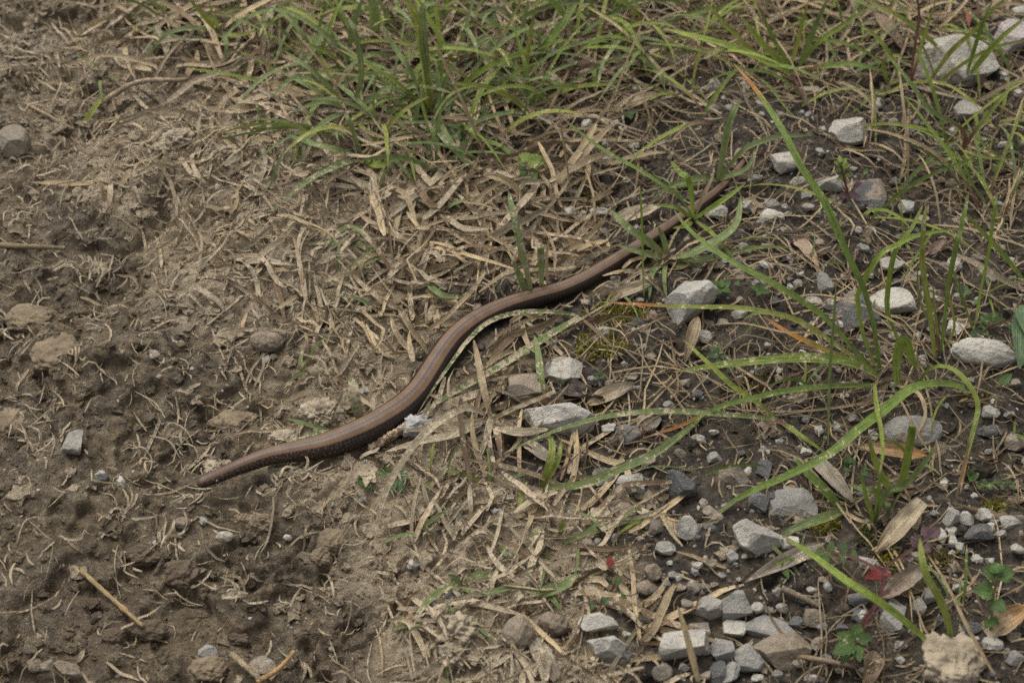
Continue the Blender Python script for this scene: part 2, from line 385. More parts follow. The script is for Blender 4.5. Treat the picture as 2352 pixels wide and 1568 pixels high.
def ico(sub):
    t = (1+sqrt(5))/2
    V = [(-1,t,0),(1,t,0),(-1,-t,0),(1,-t,0),(0,-1,t),(0,1,t),(0,-1,-t),(0,1,-t),(t,0,-1),(t,0,1),(-t,0,-1),(-t,0,1)]
    F = [(0,11,5),(0,5,1),(0,1,7),(0,7,10),(0,10,11),(1,5,9),(5,11,4),(11,10,2),(10,7,6),(7,1,8),(3,9,4),(3,4,2),(3,2,6),(3,6,8),(3,8,9),(4,9,5),(2,4,11),(6,2,10),(8,6,7),(9,8,1)]
    V = [np.array(v)/np.linalg.norm(v) for v in V]
    for _ in range(sub):
        c = {}; nf = []
        def mid(a, b):
            k = (min(a, b), max(a, b))
            if k not in c: m = V[a]+V[b]; V.append(m/np.linalg.norm(m)); c[k] = len(V)-1
            return c[k]
        for a, b, d in F:
            x, y, z = mid(a, b), mid(b, d), mid(d, a); nf += [(a, x, z), (b, y, x), (d, z, y), (x, y, z)]
        F = nf
    return np.array(V), np.array(F)
ICO = [ico(i) for i in range(5)]
make_worm()

# ------------------------------------------------------------------ ribbons: grass blades, straw, leaves
GREEN = [(.185, .255, .045), (.145, .215, .045), (.215, .270, .055), (.160, .215, .075), (.245, .275, .058)]
def colour_run(kind, n, r=random):
    t = np.linspace(0, 1, n)[:, None]
    def ramp(st):
        ts = [s[0] for s in st]; return np.stack([np.interp(t[:, 0], ts, [s[1][c] for s in st]) for c in range(3)], 1)
    g = np.array(r.choice(GREEN))*r.uniform(.85, 1.15)
    dry = np.array((.45, .355, .225))*r.uniform(.6, 1.3)
    if kind == 'g': return ramp([(0, g*1.15+.02), (.3, g), (.9, g*.95), (1, dry*.8)])
    if kind == 'b': return ramp([(0, (.21, .25, .10)), (.5, (.170, .225, .085)), (1, (.20, .25, .11))])   # bluish green
    if kind == 'go': return ramp([(0, g), (.75, g*.95), (.84, (.42, .16, .035)), (.93, (.36, .20, .09)), (1, (.30, .22, .13))])
    if kind == 'gp': return ramp([(0, (.16, .055, .060)), (.16, (.17, .09, .05)), (.3, g), (1, g)])
    if kind == 'o': return ramp([(0, g), (.35, (.30, .22, .05)), (.6, (.45, .20, .03)), (.8, (.30, .14, .05)), (1, (.10, .07, .05))])
    if kind == 'p': return ramp([(0, (.17, .055, .065)), (.6, (.15, .07, .07)), (1, (.12, .10, .06))])
    if kind == 'y': return ramp([(0, (.20, .25, .05)), (1, (.24, .27, .06))])
    if kind == 'db': d = np.array((.20, .140, .085))*r.uniform(.55, 1.3); return ramp([(0, d), (1, d*1.1)])
    if kind == 'dg': d = np.array((.38, .325, .235))*r.uniform(.7, 1.2); return ramp([(0, d), (1, d)])
    d = dry; return ramp([(0, d*.9), (.5, d), (1, d*1.05)])
def ribbon(pts, width, kind='g', mud=.1, nseg=14, fold=.28, roll=0.0, taper='blade', face=(0, -.45, .9), r=random, cols=None, twist=0.0):
    c = spl(np.asarray(pts, float), nseg+1); T = np.gradient(c, axis=0); T /= (np.linalg.norm(T, axis=1)[:, None]+1e-12)
    f = np.array(face, float); f /= np.linalg.norm(f)
    S = np.cross(T, f); ln = np.linalg.norm(S, axis=1)
    S = np.where(ln[:, None] < .15, np.array([1.0, 0, 0]), S/(ln[:, None]+1e-9))
    for i in range(1, len(S)):
        if S[i] @ S[i-1] < 0: S[i] = -S[i]
    S = S/np.linalg.norm(S, axis=1)[:, None]; N = np.cross(S, T)
    t = np.linspace(0, 1, nseg+1); rl = roll+twist*t
    S2 = S*np.cos(rl)[:, None]+N*np.sin(rl)[:, None]; N2 = np.cross(S2, T)
    if taper == 'blade': w = np.minimum(.55+1.6*t, 1)*np.sqrt(np.clip(1-t**2.2, 0, 1))
    elif taper == 'straw': w = np.minimum(np.minimum(.6+4*t, 1), .45+2.5*(1-t))
    elif taper == 'leaf': w = np.clip(np.sin(pi*np.clip(t*.96+.02, 0, 1)**.8), .04, 1)
    else: w = 1-.45*t
    w = np.maximum(w, .06)*width*.5
    N2 = N2*np.where(N2 @ f < 0, -1, 1)[:, None]
    L = c-S2*w[:, None]+N2*(w*fold)[:, None]; R = c+S2*w[:, None]+N2*(w*fold)[:, None]
    V = np.stack([L, c, R], 1).reshape(-1, 3); k = nseg
    b = (np.arange(k)*3)[:, None]
    F = np.concatenate([b+np.array([0, 1, 4, 3]), b+np.array([1, 2, 5, 4])])
    cr = colour_run(kind, nseg+1, r) if cols is None else cols
    C = np.repeat(np.c_[cr, np.full(nseg+1, mud)], 3, axis=0)
    ln = np.linalg.norm(np.diff(c, axis=0), axis=1).sum()
    o = r.random()*40
    UV = np.stack([np.tile([o, o+.5, o+1.0], nseg+1), np.repeat(t*ln*1.0+o, 3)], 1)
    return V, F, C, UV
def cat_geo(lst):
    V = []; F = []; C = []; U = []; n = 0
    for v, f, c, u in lst: V.append(v); F.append(f+n); C.append(c); U.append(u); n += len(v)
    return np.concatenate(V), np.concatenate(F), np.concatenate(C), np.concatenate(U)
def rib_obj(name, geo, parent=None, origin=None):
    V, F, C, U = geo
    if origin is not None: V = V-np.asarray(origin)
    o = link(name, mesh(name, V, F, M_PLANT, {'col': C}, U), parent)
    return o

def chain(pl, lift0=0.0):
    """plan points (X, Y, height in mm above the soil at its root) -> 3-D"""
    g = G(pl[0][0], pl[0][1]); z0 = g[2]; o = []
    for X, Y, z in pl: o.append(P(X, Y, z0+z*.001))
    for i, q in enumerate(o):          # never below the soil
        h = float(HL(q[0], q[1])[0])
        if i and q[2] < h+.0012: o[i] = P(pl[i][0], pl[i][1], h+.0014)
    return o
def tuft(label, blades, name='grass_tuft', cat='grass tuft', group=None):
    g = G(blades[0][0][0][0], blades[0][0][0][1]); e = empty(name, g); tag(e, label, cat, group)
    for b in blades:
        pl, w = b[0], b[1]; kind = b[2] if len(b) > 2 else 'g'; mud = b[3] if len(b) > 3 else .12
        dry = kind[0] == 'd'
        o = rib_obj('dry_blade' if dry else 'blade', ribbon(chain(pl), w*.001, kind, mud, 18, fold=.3, roll=random.uniform(-.25, .25)), e, g)
    return e

# ------------------------------------------------------------------ landmarks used to tell look-alikes apart
LM = [(1279,958,'the pale flat limestone'),(1287,857,'the blocky grey stone'),(1586,683,'the white limestone chunk'),(2258,811,'the speckled oval pebble'),(2091,991,'the rounded grey stone'),(1968,715,'the dark bluish slab'),
 (2215,132,'the granite boulder'),(1950,297,'the speckled pale stone'),(1975,447,'the dark flat slab'),(2020,860,'the big arching tuft'),(1825,170,'the leafy bank tuft'),(1651,410,'the three-bladed fork'),(1531,594,'the star-shaped tuft'),
 (1221,680,'the upright bluish blades'),(957,952,'the two bent muddy blades'),(1120,955,'the dusty dead tuft'),(988,262,'the tall leafy tuft'),(800,252,'the spreading bluish tuft'),(500,76,'the loose yellow-green tuft'),
 (1224,155,'the broad-bladed crest clump'),(1735,1238,'the large ridged stone'),(1690,1400,'the rubble heap'),(1393,1480,'the squarish cracked stone'),(1190,1457,'the egg-shaped stone'),(1434,1177,'the round beige stone'),(1452,1110,'the jagged flint'),
 (2040,1280,'the yellow moss'),(2220,1193,'the row of four stones'),(1962,1472,'the bramble trefoil'),(1045,1450,'the ragged mud crust'),(2185,1515,'the big pale clod'),(613,782,'the knobbly mud-caked stone'),(492,424,'the round whitish pebble'),
 (260,1372,'the yellow straw stalk'),(521,1256,'the smooth pale pebble'),(480,1100,'the worm head'),(740,1025,'the worm neck'),(1010,825,'the thick worm body'),(1340,645,'the worm middle'),
 (1640,445,'the worm tail'),(930,450,'the mud-coated rounded leaves'),(845,1090,'the ivy-like muddy leaf'),(1210,380,'the heart-leaved herb'),(880,690,'the brown mud hump'),(1389,364,'the whitish bank stone'),
 (1250,1360,'the broad blade pair'),(30,330,'the wood chunk'),(172,1028,'the whitish weathered stone'),(600,1525,'the whitish sunk stone'),(2300,1320,'the lobed serrated herb'),(1290,200,'the crumpled pinkish leaf'),(650,40,'the dry tan leaf'),
 (1080,440,'the square-ended husk'),(1560,90,'the broad arching blade tip'),(2100,190,'the purple-stemmed tuft'),(2150,820,'the slender upright stems'),(2010,1200,'the fan-shaped tuft'),(300,190,'the curved pale stem'),(360,780,'the muddy rootlet'),(1015,310,'the dark clover patch'),(1110,105,'the scattered clover'),(1050,215,'the jointed dry stalk'),(1430,170,'the trailing pale stem'),(1160,25,'the upright pale husk'),(1465,50,'the rusty red leaf'),(1254,272,'the tan bank pebble'),(1465,235,'the cream husk leaf'),(2045,75,'the long keeled leaf'),(830,368,'the low sweeping tuft'),(890,610,'the small dusty sprout'),(645,255,'the pale flattened mud lump'),(415,320,'the ragged mud lump'),(860,40,'the pair of crest blades'),(208,135,'the folded leaf chip'),(720,560,'the long mud-coated leaf'),(1340,390,'the brown-edged leaf'),(1465,490,'the pale ribbed leaf'),(560,560,'the track-edge straw'),(1000,560,'the flattened straw'),(1100,1080,'the drooping dusty blade'),(1050,1350,'the sprawling muddy plant'),(1850,660,'the trio of stones'),(1810,1150,'the flat mottled stone'),(2330,1010,'the brown gritty stone'),(1800,480,'the cream pebble pair'),(2200,340,'the bent forked stem'),(2250,530,'the pink dead leaf')]
def near(X, Y): return min(LM, key=lambda l: (l[0]-X)**2+((l[1]-Y)*1.35)**2)[2]
USED = set()
def uniq(base, X, Y):
    o = sorted(LM, key=lambda l: (l[0]-X)**2+((l[1]-Y)*1.35)**2); lab = base+' by '+o[0][2]; j = 1
    while (lab in USED or len(lab.split()) > 16) and j < 9: lab = base+' between '+o[0][2]+' and '+o[j][2]; j += 1
    USED.add(lab); return lab
NUM = {1: 'single', 2: 'two', 3: 'three', 4: 'four', 5: 'five', 6: 'six', 7: 'seven'}

# ------------------------------------------------------------------ grass tufts read off the photograph one by one (X, Y, mm above soil)
tuft('big arching grass tuft with broad blades and dry sheaths beside the dark slab', [
    ([(2005,848,2),(1950,790,14),(1901,736,24),(1801,666,36),(1668,593,40),(1578,523,36),(1548,482,30)], 3.0),
    ([(2015,858,2),(1915,789,16),(1845,742,24),(1735,712,26),(1568,704,16),(1460,699,8),(1375,693,3)], 2.6, 'go', .25),
    ([(2018,864,2),(1965,836,12),(1868,822,20),(1735,829,20),(1645,839,14),(1545,854,5)], 4.3, 'g', .3),
    ([(2014,884,2),(1868,889,12),(1735,912,16),(1648,936,12),(1568,975,6),(1470,1008,2)], 2.6, 'go', .2),
    ([(2008,836,2),(1975,739,22),(1968,682,38),(2001,615,52),(2068,559,58),(2198,525,52)], 2.4),
    ([(2020,846,2),(2011,772,20),(1991,685,42),(1948,589,58),(1918,520,68),(1895,467,74),(1845,393,82),(1801,307,88),(1745,220,88),(1715,180,86),(1685,147,84)], 3.4, 'go'),
    ([(2062,782,2),(2038,672,22),(2048,605,36),(2095,522,50),(2120,470,54)], 2.3),
    ([(2061,886,2),(2060,822,14),(2070,782,22),(2081,784,21),(2092,822,13),(2120,842,4)], 4.2),
    ([(2101,889,2),(2128,852,14),(2168,841,20),(2211,866,22),(2245,922,18),(2235,989,14),(2221,1045,10),(2205,1135,3)], 2.3, 'go'),
    ([(2215,890,3),(2168,880,10),(2101,889,18),(2025,946,24),(1968,989,26),(1901,1045,24),(1801,1095,18),(1701,1140,10),(1621,1202,3)], 4.2),
    ([(2008,880,2),(2014,940,26),(2024,996,46),(2027,1045,58),(2020,1090,64)], 2.2),
    ([(1966,832,2),(1908,809,8),(1821,769,12),(1781,746,12),(1751,724,8)], 2.6, 'o', .1),
    ([(1968,829,2),(1885,769,14),(1801,762,18),(1701,742,14),(1632,746,6)], 1.1, 'd', .1),
    ([(2115,869,2),(2101,789,20),(2035,729,30),(1935,686,30),(1868,676,24),(1751,702,8)], 1.0, 'd', .1),
    ([(2050,905,2),(1980,925,3),(1900,938,4),(1800,945,3),(1650,936,2)], 1.1, 'd', .1),
    ([(2060,885,2),(2105,900,6),(2125,950,6),(2100,1010,3)], 1.8, 'd', .1), ([(2040,880,2),(2000,915,3),(1965,945,2)], 2.4, 'db', .1),
    ([(2050,890,2),(2075,930,4),(2110,1000,5),(2150,1060,2)], 1.0, 'd', .1), ([(2030,870,2),(2085,870,4),(2120,905,2)], 2.2, 'db', .1)])
tuft('slender upright stems with narrow blades behind the speckled oval stone', [
    ([(2147,826,1),(2135,722,26),(2118,605,52),(2121,522,66),(2128,470,72)], 2.8, 'g', .2),
    ([(2161,808,1),(2170,730,22),(2178,655,42),(2191,589,56),(2208,522,66),(2225,440,74)], 2.2),
    ([(2146,822,1),(2140,760,14),(2112,690,26),(2106,600,40)], 1.2), ([(2160,806,1),(2150,740,14),(2142,650,30)], 1.4, 'gp'),
    ([(2163,806,1),(2190,760,12),(2185,700,24),(2168,640,34)], 1.2), ([(2150,830,1),(2152,770,8),(2160,720,16)], 1.6, 'db', .1)])
tuft('pair of narrow grass stems leaning over the little lobed-leaf herb', [
    ([(2238,758,1),(2251,672,24),(2265,605,42),(2278,522,60),(2290,440,72)], 1.8, 'g', .2),
    ([(2236,760,1),(2215,700,16),(2195,640,28),(2180,590,34)], 1.3), ([(2352,645,1),(2301,582,14),(2245,522,26),(2200,470,36)], 2.8),
    ([(2356,668,1),(2300,640,8),(2240,605,14),(2188,580,15)], 3.2, 'dg', .35)])
tuft('bent grass stem with forked blades arching over the red pebble', [
    ([(2190,386,1),(2202,360,8),(2212,341,12),(2135,250,34),(2085,183,44),(2028,113,48)], 2.2, 'gp'),
    ([(2192,384,1),(2203,360,8),(2213,342,13),(2268,267,30),(2341,177,42)], 2.2, 'gp'),
    ([(2212,345,8),(2260,360,10),(2340,365,6)], 1.6), ([(2190,380,2),(2140,362,4),(2060,342,3)], 1.0, 'p')])
tuft('leafy green tuft on the stony bank with one broad arching blade', [
    ([(1822,176,2),(1760,142,16),(1680,108,26),(1570,78,28),(1525,66,24)], 4.2), ([(1815,166,2),(1755,135,14),(1730,120,20),(1675,66,32),(1611,-5,44)], 3.0),
    ([(1818,160,2),(1775,87,26),(1735,0,44)], 2.4), ([(1819,145,2),(1835,83,22),(1857,2,40)], 2.2),
    ([(1838,148,2),(1868,73,26),(1902,-5,44)], 3.2), ([(1816,165,2),(1741,90,22),(1700,38,32)], 4.0),
    ([(1842,160,2),(1900,152,14),(1951,147,20),(2010,158,20),(2052,170,16)], 2.9, 'gp'), ([(1815,165,2),(1845,220,10),(1878,284,2)], 1.6, 'p'),
    ([(1825,170,2),(1860,120,18),(1935,60,30),(2000,15,36)], 2.2), ([(1800,170,2),(1770,200,2),(1690,150,2)], 1.0, 'd'), ([(1840,175,2),(1900,200,5),(1960,215,2)], 1.2, 'd')])
tuft('wiry tuft with purple stems in front of the granite boulder', [
    ([(2090,190,1),(2100,110,28),(2110,40,48),(2104,-20,60)], 2.0, 'p'), ([(2093,190,1),(2118,100,28),(2150,0,50)], 1.6, 'gp'),
    ([(2135,188,1),(2175,130,18),(2235,73,34),(2308,-5,52)], 2.6), ([(2214,188,1),(2285,103,26),(2356,40,40)], 3.0), ([(2216,186,1),(2245,90,30),(2280,0,48)], 2.0),
    ([(2173,132,4),(2141,97,14),(2068,40,26),(1985,-4,32)], 2.6), ([(2068,190,1),(2051,140,16),(2018,90,26),(1965,53,32)], 2.2),
    ([(2066,185,1),(2035,180,4),(2028,150,12),(2060,128,18),(2080,135,16)], 2.6), ([(2090,195,1),(2160,215,3),(2260,235,2)], 1.8, 'dg', .2),
    ([(2100,195,1),(2110,245,3),(2080,290,2)], 1.6, 'd'), ([(2110,195,1),(2135,250,4),(2120,290,2)], 1.4, 'd'), ([(2095,200,1),(2000,220,3),(1920,225,2)], 1.2, 'd')])
tuft('upright fork of three green blades beside the slow worm tail tip', [
    ([(1650,412,1),(1668,317,24),(1698,233,40)], 3.6, 'b'), ([(1654,410,1),(1701,350,14),(1755,323,18),(1868,310,12)], 2.6, 'b'),
    ([(1648,414,1),(1600,410,10),(1545,425,8),(1500,455,3)], 3.2, 'b'), ([(1655,412,1),(1720,380,6),(1735,345,10)], 2.6, 'b')])
tuft('small yellow-green tuft arching across the thin part of the tail', [
    ([(1592,505,1),(1588,450,16),(1560,395,26),(1540,370,28)], 3.0), ([(1594,503,1),(1645,470,12),(1712,422,14)], 2.6),
    ([(1590,506,1),(1575,470,16),(1500,410,26),(1400,353,26),(1297,277,14)], 1.8), ([(1590,505,1),(1560,480,10),(1500,470,8)], 2.2),
    ([(1590,508,1),(1570,520,8),(1545,524,4)], 2.4, 'y'), ([(1598,508,1),(1640,540,8),(1690,600,3)], 2.2), ([(1594,500,1),(1625,430,14),(1640,400,18)], 2.0, 'd')])
tuft('star-shaped bluish tuft growing beside the middle of the slow worm', [
    ([(1531,594,1),(1480,582,10),(1417,563,12)], 3.4, 'b', .15), ([(1529,590,1),(1495,560,12),(1440,520,18),(1400,480,20)], 3.8, 'b', .15), ([(1532,588,1),(1525,555,12),(1512,520,20)], 3.2, 'b', .2),
    ([(1537,592,1),(1580,585,10),(1635,559,14),(1690,515,14),(1702,450,16)], 4.2, 'b'), ([(1537,598,1),(1600,597,8),(1680,582,8),(1752,568,4)], 3.4, 'b'),
    ([(1528,600,1),(1497,629,8),(1491,686,2)], 2.8, 'b'), ([(1530,602,1),(1526,640,6),(1531,694,2)], 2.2, 'b'), ([(1535,598,1),(1570,612,4),(1600,605,2)], 3.0, 'b')])
tuft('long bluish blades standing up behind the middle of the slow worm', [
    ([(1221,682,1),(1213,640,12),(1201,589,22),(1180,500,36),(1168,440,40)], 3.6, 'b', .4), ([(1209,680,1),(1195,640,10),(1177,598,18)], 3.2, 'b', .4),
    ([(1244,672,1),(1243,620,14),(1240,566,22)], 3.2, 'b', .35), ([(1258,665,1),(1255,600,12),(1262,540,22)], 1.6, 'd', .2)])
tuft('two mud-splashed blades bent across the flank of the slow worm', [
    ([(957,952,6),(991,899,16),(1037,832,20),(1077,779,20),(1131,735,16),(1184,719,12),(1251,715,9),(1331,724,3)][::-1], 2.3, 'g', .55),
    ([(1331,727,3),(1251,775,8),(1151,839,10),(1051,896,9),(957,952,6)], 3.4, 'g', .52),
    ([(1331,727,2),(1370,760,5),(1400,790,5),(1435,828,2)], 1.6, 'db'), ([(957,952,6),(925,978,5),(895,1000,3)], 1.6, 'dg', .5)])
tuft('lone muddy green blade passing behind the pale flat stone', [
    ([(1250,916,1),(1244,882,5),(1236,812,7),(1228,770,6)], 3.2, 'b', .4)], name='grass_shoot', cat='grass shoot')
tuft('bright green sprig rising from straw just below the pale flat stone', [
    ([(1245,1118,1),(1260,1070,10),(1268,1020,14),(1258,995,14)], 3.2, 'y', .25), ([(1247,1119,1),(1275,1070,12),(1290,1010,16)], 2.2), ([(1243,1117,1),(1290,1080,8),(1330,1040,8)], 1.2, 'p'),
    ([(1247,1119,1),(1351,1108,12),(1417,1078,18),(1494,1045,20),(1560,1000,16),(1612,958,8)], 3.8, 'b', .25), ([(1240,1125,1),(1225,1170,3),(1212,1215,1)], 3.0, 'd', .3)])
tuft('low grass runner trailing from the straw towards the coated pebbles', [
    ([(1297,1247,1),(1384,1212,5),(1477,1185,6),(1534,1162,4)], 2.8, 'b', .35), ([(1300,1243,1),(1340,1225,5),(1370,1200,8),(1330,1175,8)], 2.0, 'b', .2), ([(1285,1240,1),(1288,1215,6),(1300,1190,10)], 2.0, 'y')])
tuft('sprawling muddy grass plant on the crumbled straw edge of the mud', [
    ([(1062,1350,1),(1051,1345,3),(997,1368,5),(951,1420,2)], 3.0, 'b', .35), ([(1062,1348,1),(1045,1325,5),(1029,1320,7)], 2.4, 'b', .3), ([(1064,1345,1),(1085,1325,5),(1120,1318,4),(1150,1330,2)], 3.2, 'b', .45),
    ([(1064,1350,1),(1091,1362,4),(1184,1348,5),(1251,1358,3)], 2.4, 'b', .35), ([(1060,1352,1),(1030,1395,3),(1080,1420,4),(1117,1455,4),(1165,1480,2)], 2.0, 'b', .3)])
tuft('broad green blade pair lying on mud between the coated pebbles and straw', [
    ([(1215,1362,1),(1251,1358,4),(1290,1345,6),(1328,1316,5)], 4.4, 'b', .2), ([(1228,1372,1),(1265,1355,4),(1280,1350,3)], 3.6, 'y'), ([(1335,1322,1),(1380,1308,4),(1422,1300,3)], 2.8, 'g', .4),
    ([(1212,1356,1),(1185,1375,6),(1168,1405,2)], 3.2, 'dg', .6), ([(1240,1358,1),(1275,1380,5),(1295,1415,2)], 2.2, 'b', .4)])
tuft('pale mud-caked blades crossing on the bare brown mud', [
    ([(1251,1245,1),(1225,1285,5),(1215,1320,4),(1218,1355,2)], 3.2, 'b', .7), ([(1240,1210,1),(1222,1240,5),(1208,1268,2)], 3.4, 'b', .6), ([(1146,1250,1),(1160,1270,3),(1172,1282,1)], 2.6, 'b', .2)])
tuft('dusty straw-coloured blade arching down onto the mud from a dead tuft', [
    ([(1117,952,2),(1084,939,12),(1017,962,22),(971,999,22),(934,1045,18),(894,1112,12),(867,1195,5),(859,1250,1)], 3.2, 'dg', .45),
    ([(1125,955,2),(1112,900,8),(1098,830,12),(1088,780,10)], 3.2, 'd', .35), ([(1120,962,2),(1080,972,4),(1000,982,6),(930,988,4)], 3.6, 'dg', .55),
    ([(1115,965,2),(1050,995,5),(960,1015,6),(885,1037,3)], 3.6, 'dg', .5), ([(1130,950,2),(1118,1000,5),(1098,1060,2)], 3.0, 'dg', .4), ([(1135,965,2),(1145,1010,4),(1150,1050,2)], 3.4, 'db', .4),
    ([(1140,960,2),(1180,985,5),(1230,1030,2)], 3.4, 'db', .4), ([(1110,950,2),(1060,930,4),(985,905,2)], 3.2, 'd', .35), ([(1145,985,2),(1200,992,4),(1260,985,2)], 4.0, 'dg', .4)], name='dead_grass_tuft', cat='dead grass')
tuft('long hairy blade reaching over the pale flat stone from the stony soil', [
    ([(1785,962,1),(1668,952,10),(1568,945,16),(1517,944,18),(1417,952,18),(1284,986,14),(1167,1036,4)], 2.8, 'b', .35),
    ([(1783,960,1),(1735,922,12),(1685,889,18),(1635,842,24),(1568,779,26)], 2.6), ([(1784,962,1),(1840,1000,6),(1895,1038,3)], 2.2, 'gp')])
tuft('thin solitary grass stem standing upright in front of the arching tuft', [
    ([(1901,1036,0),(1906,856,44),(1915,739,66),(1921,639,82)], 1.3)], name='grass_stalk', cat='grass stalk')
tuft('hair-thin green stem standing behind the brown leaf near the star tuft', [
    ([(1479,682,0),(1477,620,16),(1475,540,34),(1470,420,54)], 1.0)], name='grass_stalk', cat='grass stalk')
tuft('fresh green fan-shaped tuft behind the fallen husk leaves', [
    ([(2008,1202,1),(1985,1128,18),(1978,1078,28)], 2.2), ([(2008,1202,1),(2028,1145,14),(2075,1115,22),(2135,1045,34),(2150,1020,36)], 2.6), ([(2048,1128,2),(2018,1078,18),(2004,1040,28),(1995,1000,36)], 3.2),
    ([(2060,1122,2),(2078,1078,16),(2085,1040,26),(2090,990,34)], 3.4), ([(2051,1135,2),(1995,1125,10),(1948,1112,6)], 3.0), ([(2030,1150,2),(2040,1180,4),(2040,1190,2)], 3.0), ([(2010,1200,1),(2018,1120,20),(2025,1060,34)], 1.8)])
tuft('long green blade bending over the stony rubble beside the red-stemmed bramble', [
    ([(2153,1492,0),(2085,1432,14),(2021,1382,24),(1951,1338,28),(1881,1285,24),(1795,1228,10)], 3.2), ([(1950,1355,0),(1920,1325,8),(1895,1295,10)], 1.6),
    ([(2185,1476,0),(2178,1432,12),(2161,1382,24),(2128,1322,34),(2115,1265,38),(2113,1235,38)], 3.2, 'y')])
tuft('short tuft whose green blades flank the grey striped husk leaf', [
    ([(1938,1178,1),(1900,1130,8),(1858,1088,12),(1821,1045,14)], 3.8, 'g', .15), ([(1938,1172,1),(1885,1190,10),(1828,1212,10),(1776,1240,4)], 4.2, 'b'), ([(1940,1175,1),(1965,1190,4),(2010,1205,2)], 1.6, 'd'), ([(1940,1170,1),(1880,1150,6),(1790,1205,2)], 1.2, 'd'), ([(1950,1165,1),(2030,1110,8),(2090,1090,3)], 1.2, 'd')])
tuft('tall green-leaved tuft with dense upright blades on the grassy bank', [
    ([(988,262,2),(978,170,26),(967,83,46),(927,-6,64)], 4.8, 'g'), ([(992,256,2),(984,180,24),(975,110,42),(1002,-4,66)], 4.0, 'b'), ([(996,264,2),(1037,333,10),(1088,390,2)], 5.4, 'b', .3),
    ([(980,250,2),(910,190,20),(834,143,30),(775,112,32)], 2.4), ([(990,255,2),(970,190,18),(982,170,20)], 5.4, 'g'), ([(994,252,2),(1020,190,20),(1045,140,30)], 2.6, 'b'), ([(975,252,2),(930,215,12),(880,205,14),(850,232,6)], 3.0, 'b'),
    ([(985,260,2),(960,200,20),(900,100,36),(870,40,44)], 2.6, 'b'), ([(982,262,2),(940,270,8),(890,255,6)], 2.4)])
tuft('spreading bluish tuft whose blades arch over the pale trampled straw', [
    ([(800,252,2),(745,190,18),(653,117,28)], 2.8, 'b'), ([(800,252,2),(720,205,12),(650,167,14)], 2.6, 'b'), ([(802,250,2),(740,150,26),(667,63,40)], 1.2, 'd'), ([(798,256,2),(740,285,10),(700,333,8),(693,384,2)], 2.8, 'b'),
    ([(800,256,2),(760,236,10),(700,246,10),(655,270,4)], 2.6, 'b'), ([(806,252,2),(830,180,22),(820,90,40),(800,40,46)], 2.8, 'b'), ([(808,252,2),(870,222,14),(905,220,10)], 2.8, 'b'), ([(800,258,2),(840,300,6),(880,340,2)], 2.2)])
tuft('low tuft of muddy blades sweeping over dusty straw beneath the bluish tuft', [
    ([(830,368,1),(784,378,10),(716,410,10),(613,494,2)], 3.0, 'b', .35), ([(830,362,1),(784,348,10),(720,330,12),(650,307,6)], 3.2, 'b', .25), ([(832,366,1),(880,378,10),(930,350,12)], 3.4), ([(828,370,1),(770,392,6),(715,388,4)], 2.6, 'b', .3),
    ([(834,370,1),(860,420,6),(855,500,2)], 3.0, 'dg', .4), ([(830,360,1),(810,300,16),(790,260,20)], 2.4, 'b')])
tuft('loose yellow-green tuft among dry stalks at the head of the mud track', [
    ([(500,76,1),(447,65,10),(375,87,12),(340,130,3)], 3.0), ([(500,74,1),(477,47,12),(433,-4,24)], 3.0, 'y'), ([(501,72,1),(493,43,14),(476,-4,26)], 2.4), ([(503,76,1),(545,82,8),(595,70,6)], 3.0, 'y'), ([(500,78,1),(520,115,6),(518,140,2)], 3.0, 'b', .2),
    ([(505,72,1),(560,30,18),(640,-10,28)], 3.6, 'd'), ([(498,76,1),(440,90,6),(330,60,8)], 2.2)])
tuft('clump of broad upright blades at the crest of the bank among clover', [
    ([(1224,155,1),(1255,105,16),(1284,67,24),(1326,8,32)], 4.4), ([(1207,182,1),(1215,100,26),(1230,15,44)], 2.4), ([(1228,152,1),(1240,110,14),(1236,60,26)], 2.8, 'b'), ([(1195,90,1),(1205,40,16),(1215,-6,28)], 2.8, 'b'), ([(1222,158,1),(1170,150,8),(1085,135,6)], 3.4, 'g', .2), ([(1220,158,1),(1290,195,8),(1400,192,10),(1460,170,6)], 1.6)])
tuft('trailing stem with pale blades between the bank and the gravel', [
    ([(1330,330,1),(1400,240,18),(1440,140,34),(1480,40,48),(1500,-5,54)], 1.3, 'd'), ([(1315,470,1),(1305,400,16),(1290,300,36),(1284,230,46)], 1.0, 'd'), ([(1200,300,1),(1205,260,10),(1245,210,16),(1340,200,14),(1400,192,8)], 1.8), ([(1480,120,1),(1460,90,8),(1400,45,18),(1330,5,26)], 2.2)])
tuft('single dry grass stalk with a swollen joint leaning over the clover', [
    ([(1121,402,0),(1108,340,12),(1084,283,22),(1037,180,38),(1005,110,48),(981,63,54)], 1.7, 'd', .1)], name='dry_stalk', cat='dry stalk')
tuft('pair of green blades on the bank crest behind the leafy tuft', [
    ([(860,95,1),(862,40,16),(850,-8,28)], 6.0, 'g'), ([(800,120,1),(812,60,18),(835,-8,34)], 3.4, 'b'), ([(900,70,1),(880,20,16),(865,-10,24)], 3.0, 'b'), ([(1000,60,1),(985,25,12),(1010,-8,22)], 4.0, 'b'), ([(880,90,1),(840,85,8),(805,90,4)], 3.0, 'b')])
tuft('muddy green blade flopped over the slow worm neck onto pale mud', [
    ([(775,992,1),(735,998,6),(690,1010,5),(655,1008,2)], 3.6, 'b', .55), ([(770,990,1),(720,978,6),(658,960,4)], 2.0, 'b', .3), ([(778,990,1),(745,1002,4),(720,985,3)], 4.4, 'b', .35)])
tuft('stiff muddy blade stub leaning against the back of the slow worm', [
    ([(828,968,1),(815,920,10),(806,872,15),(802,868,15)], 5.2, 'b', .6)], name='grass_shoot', cat='grass shoot')
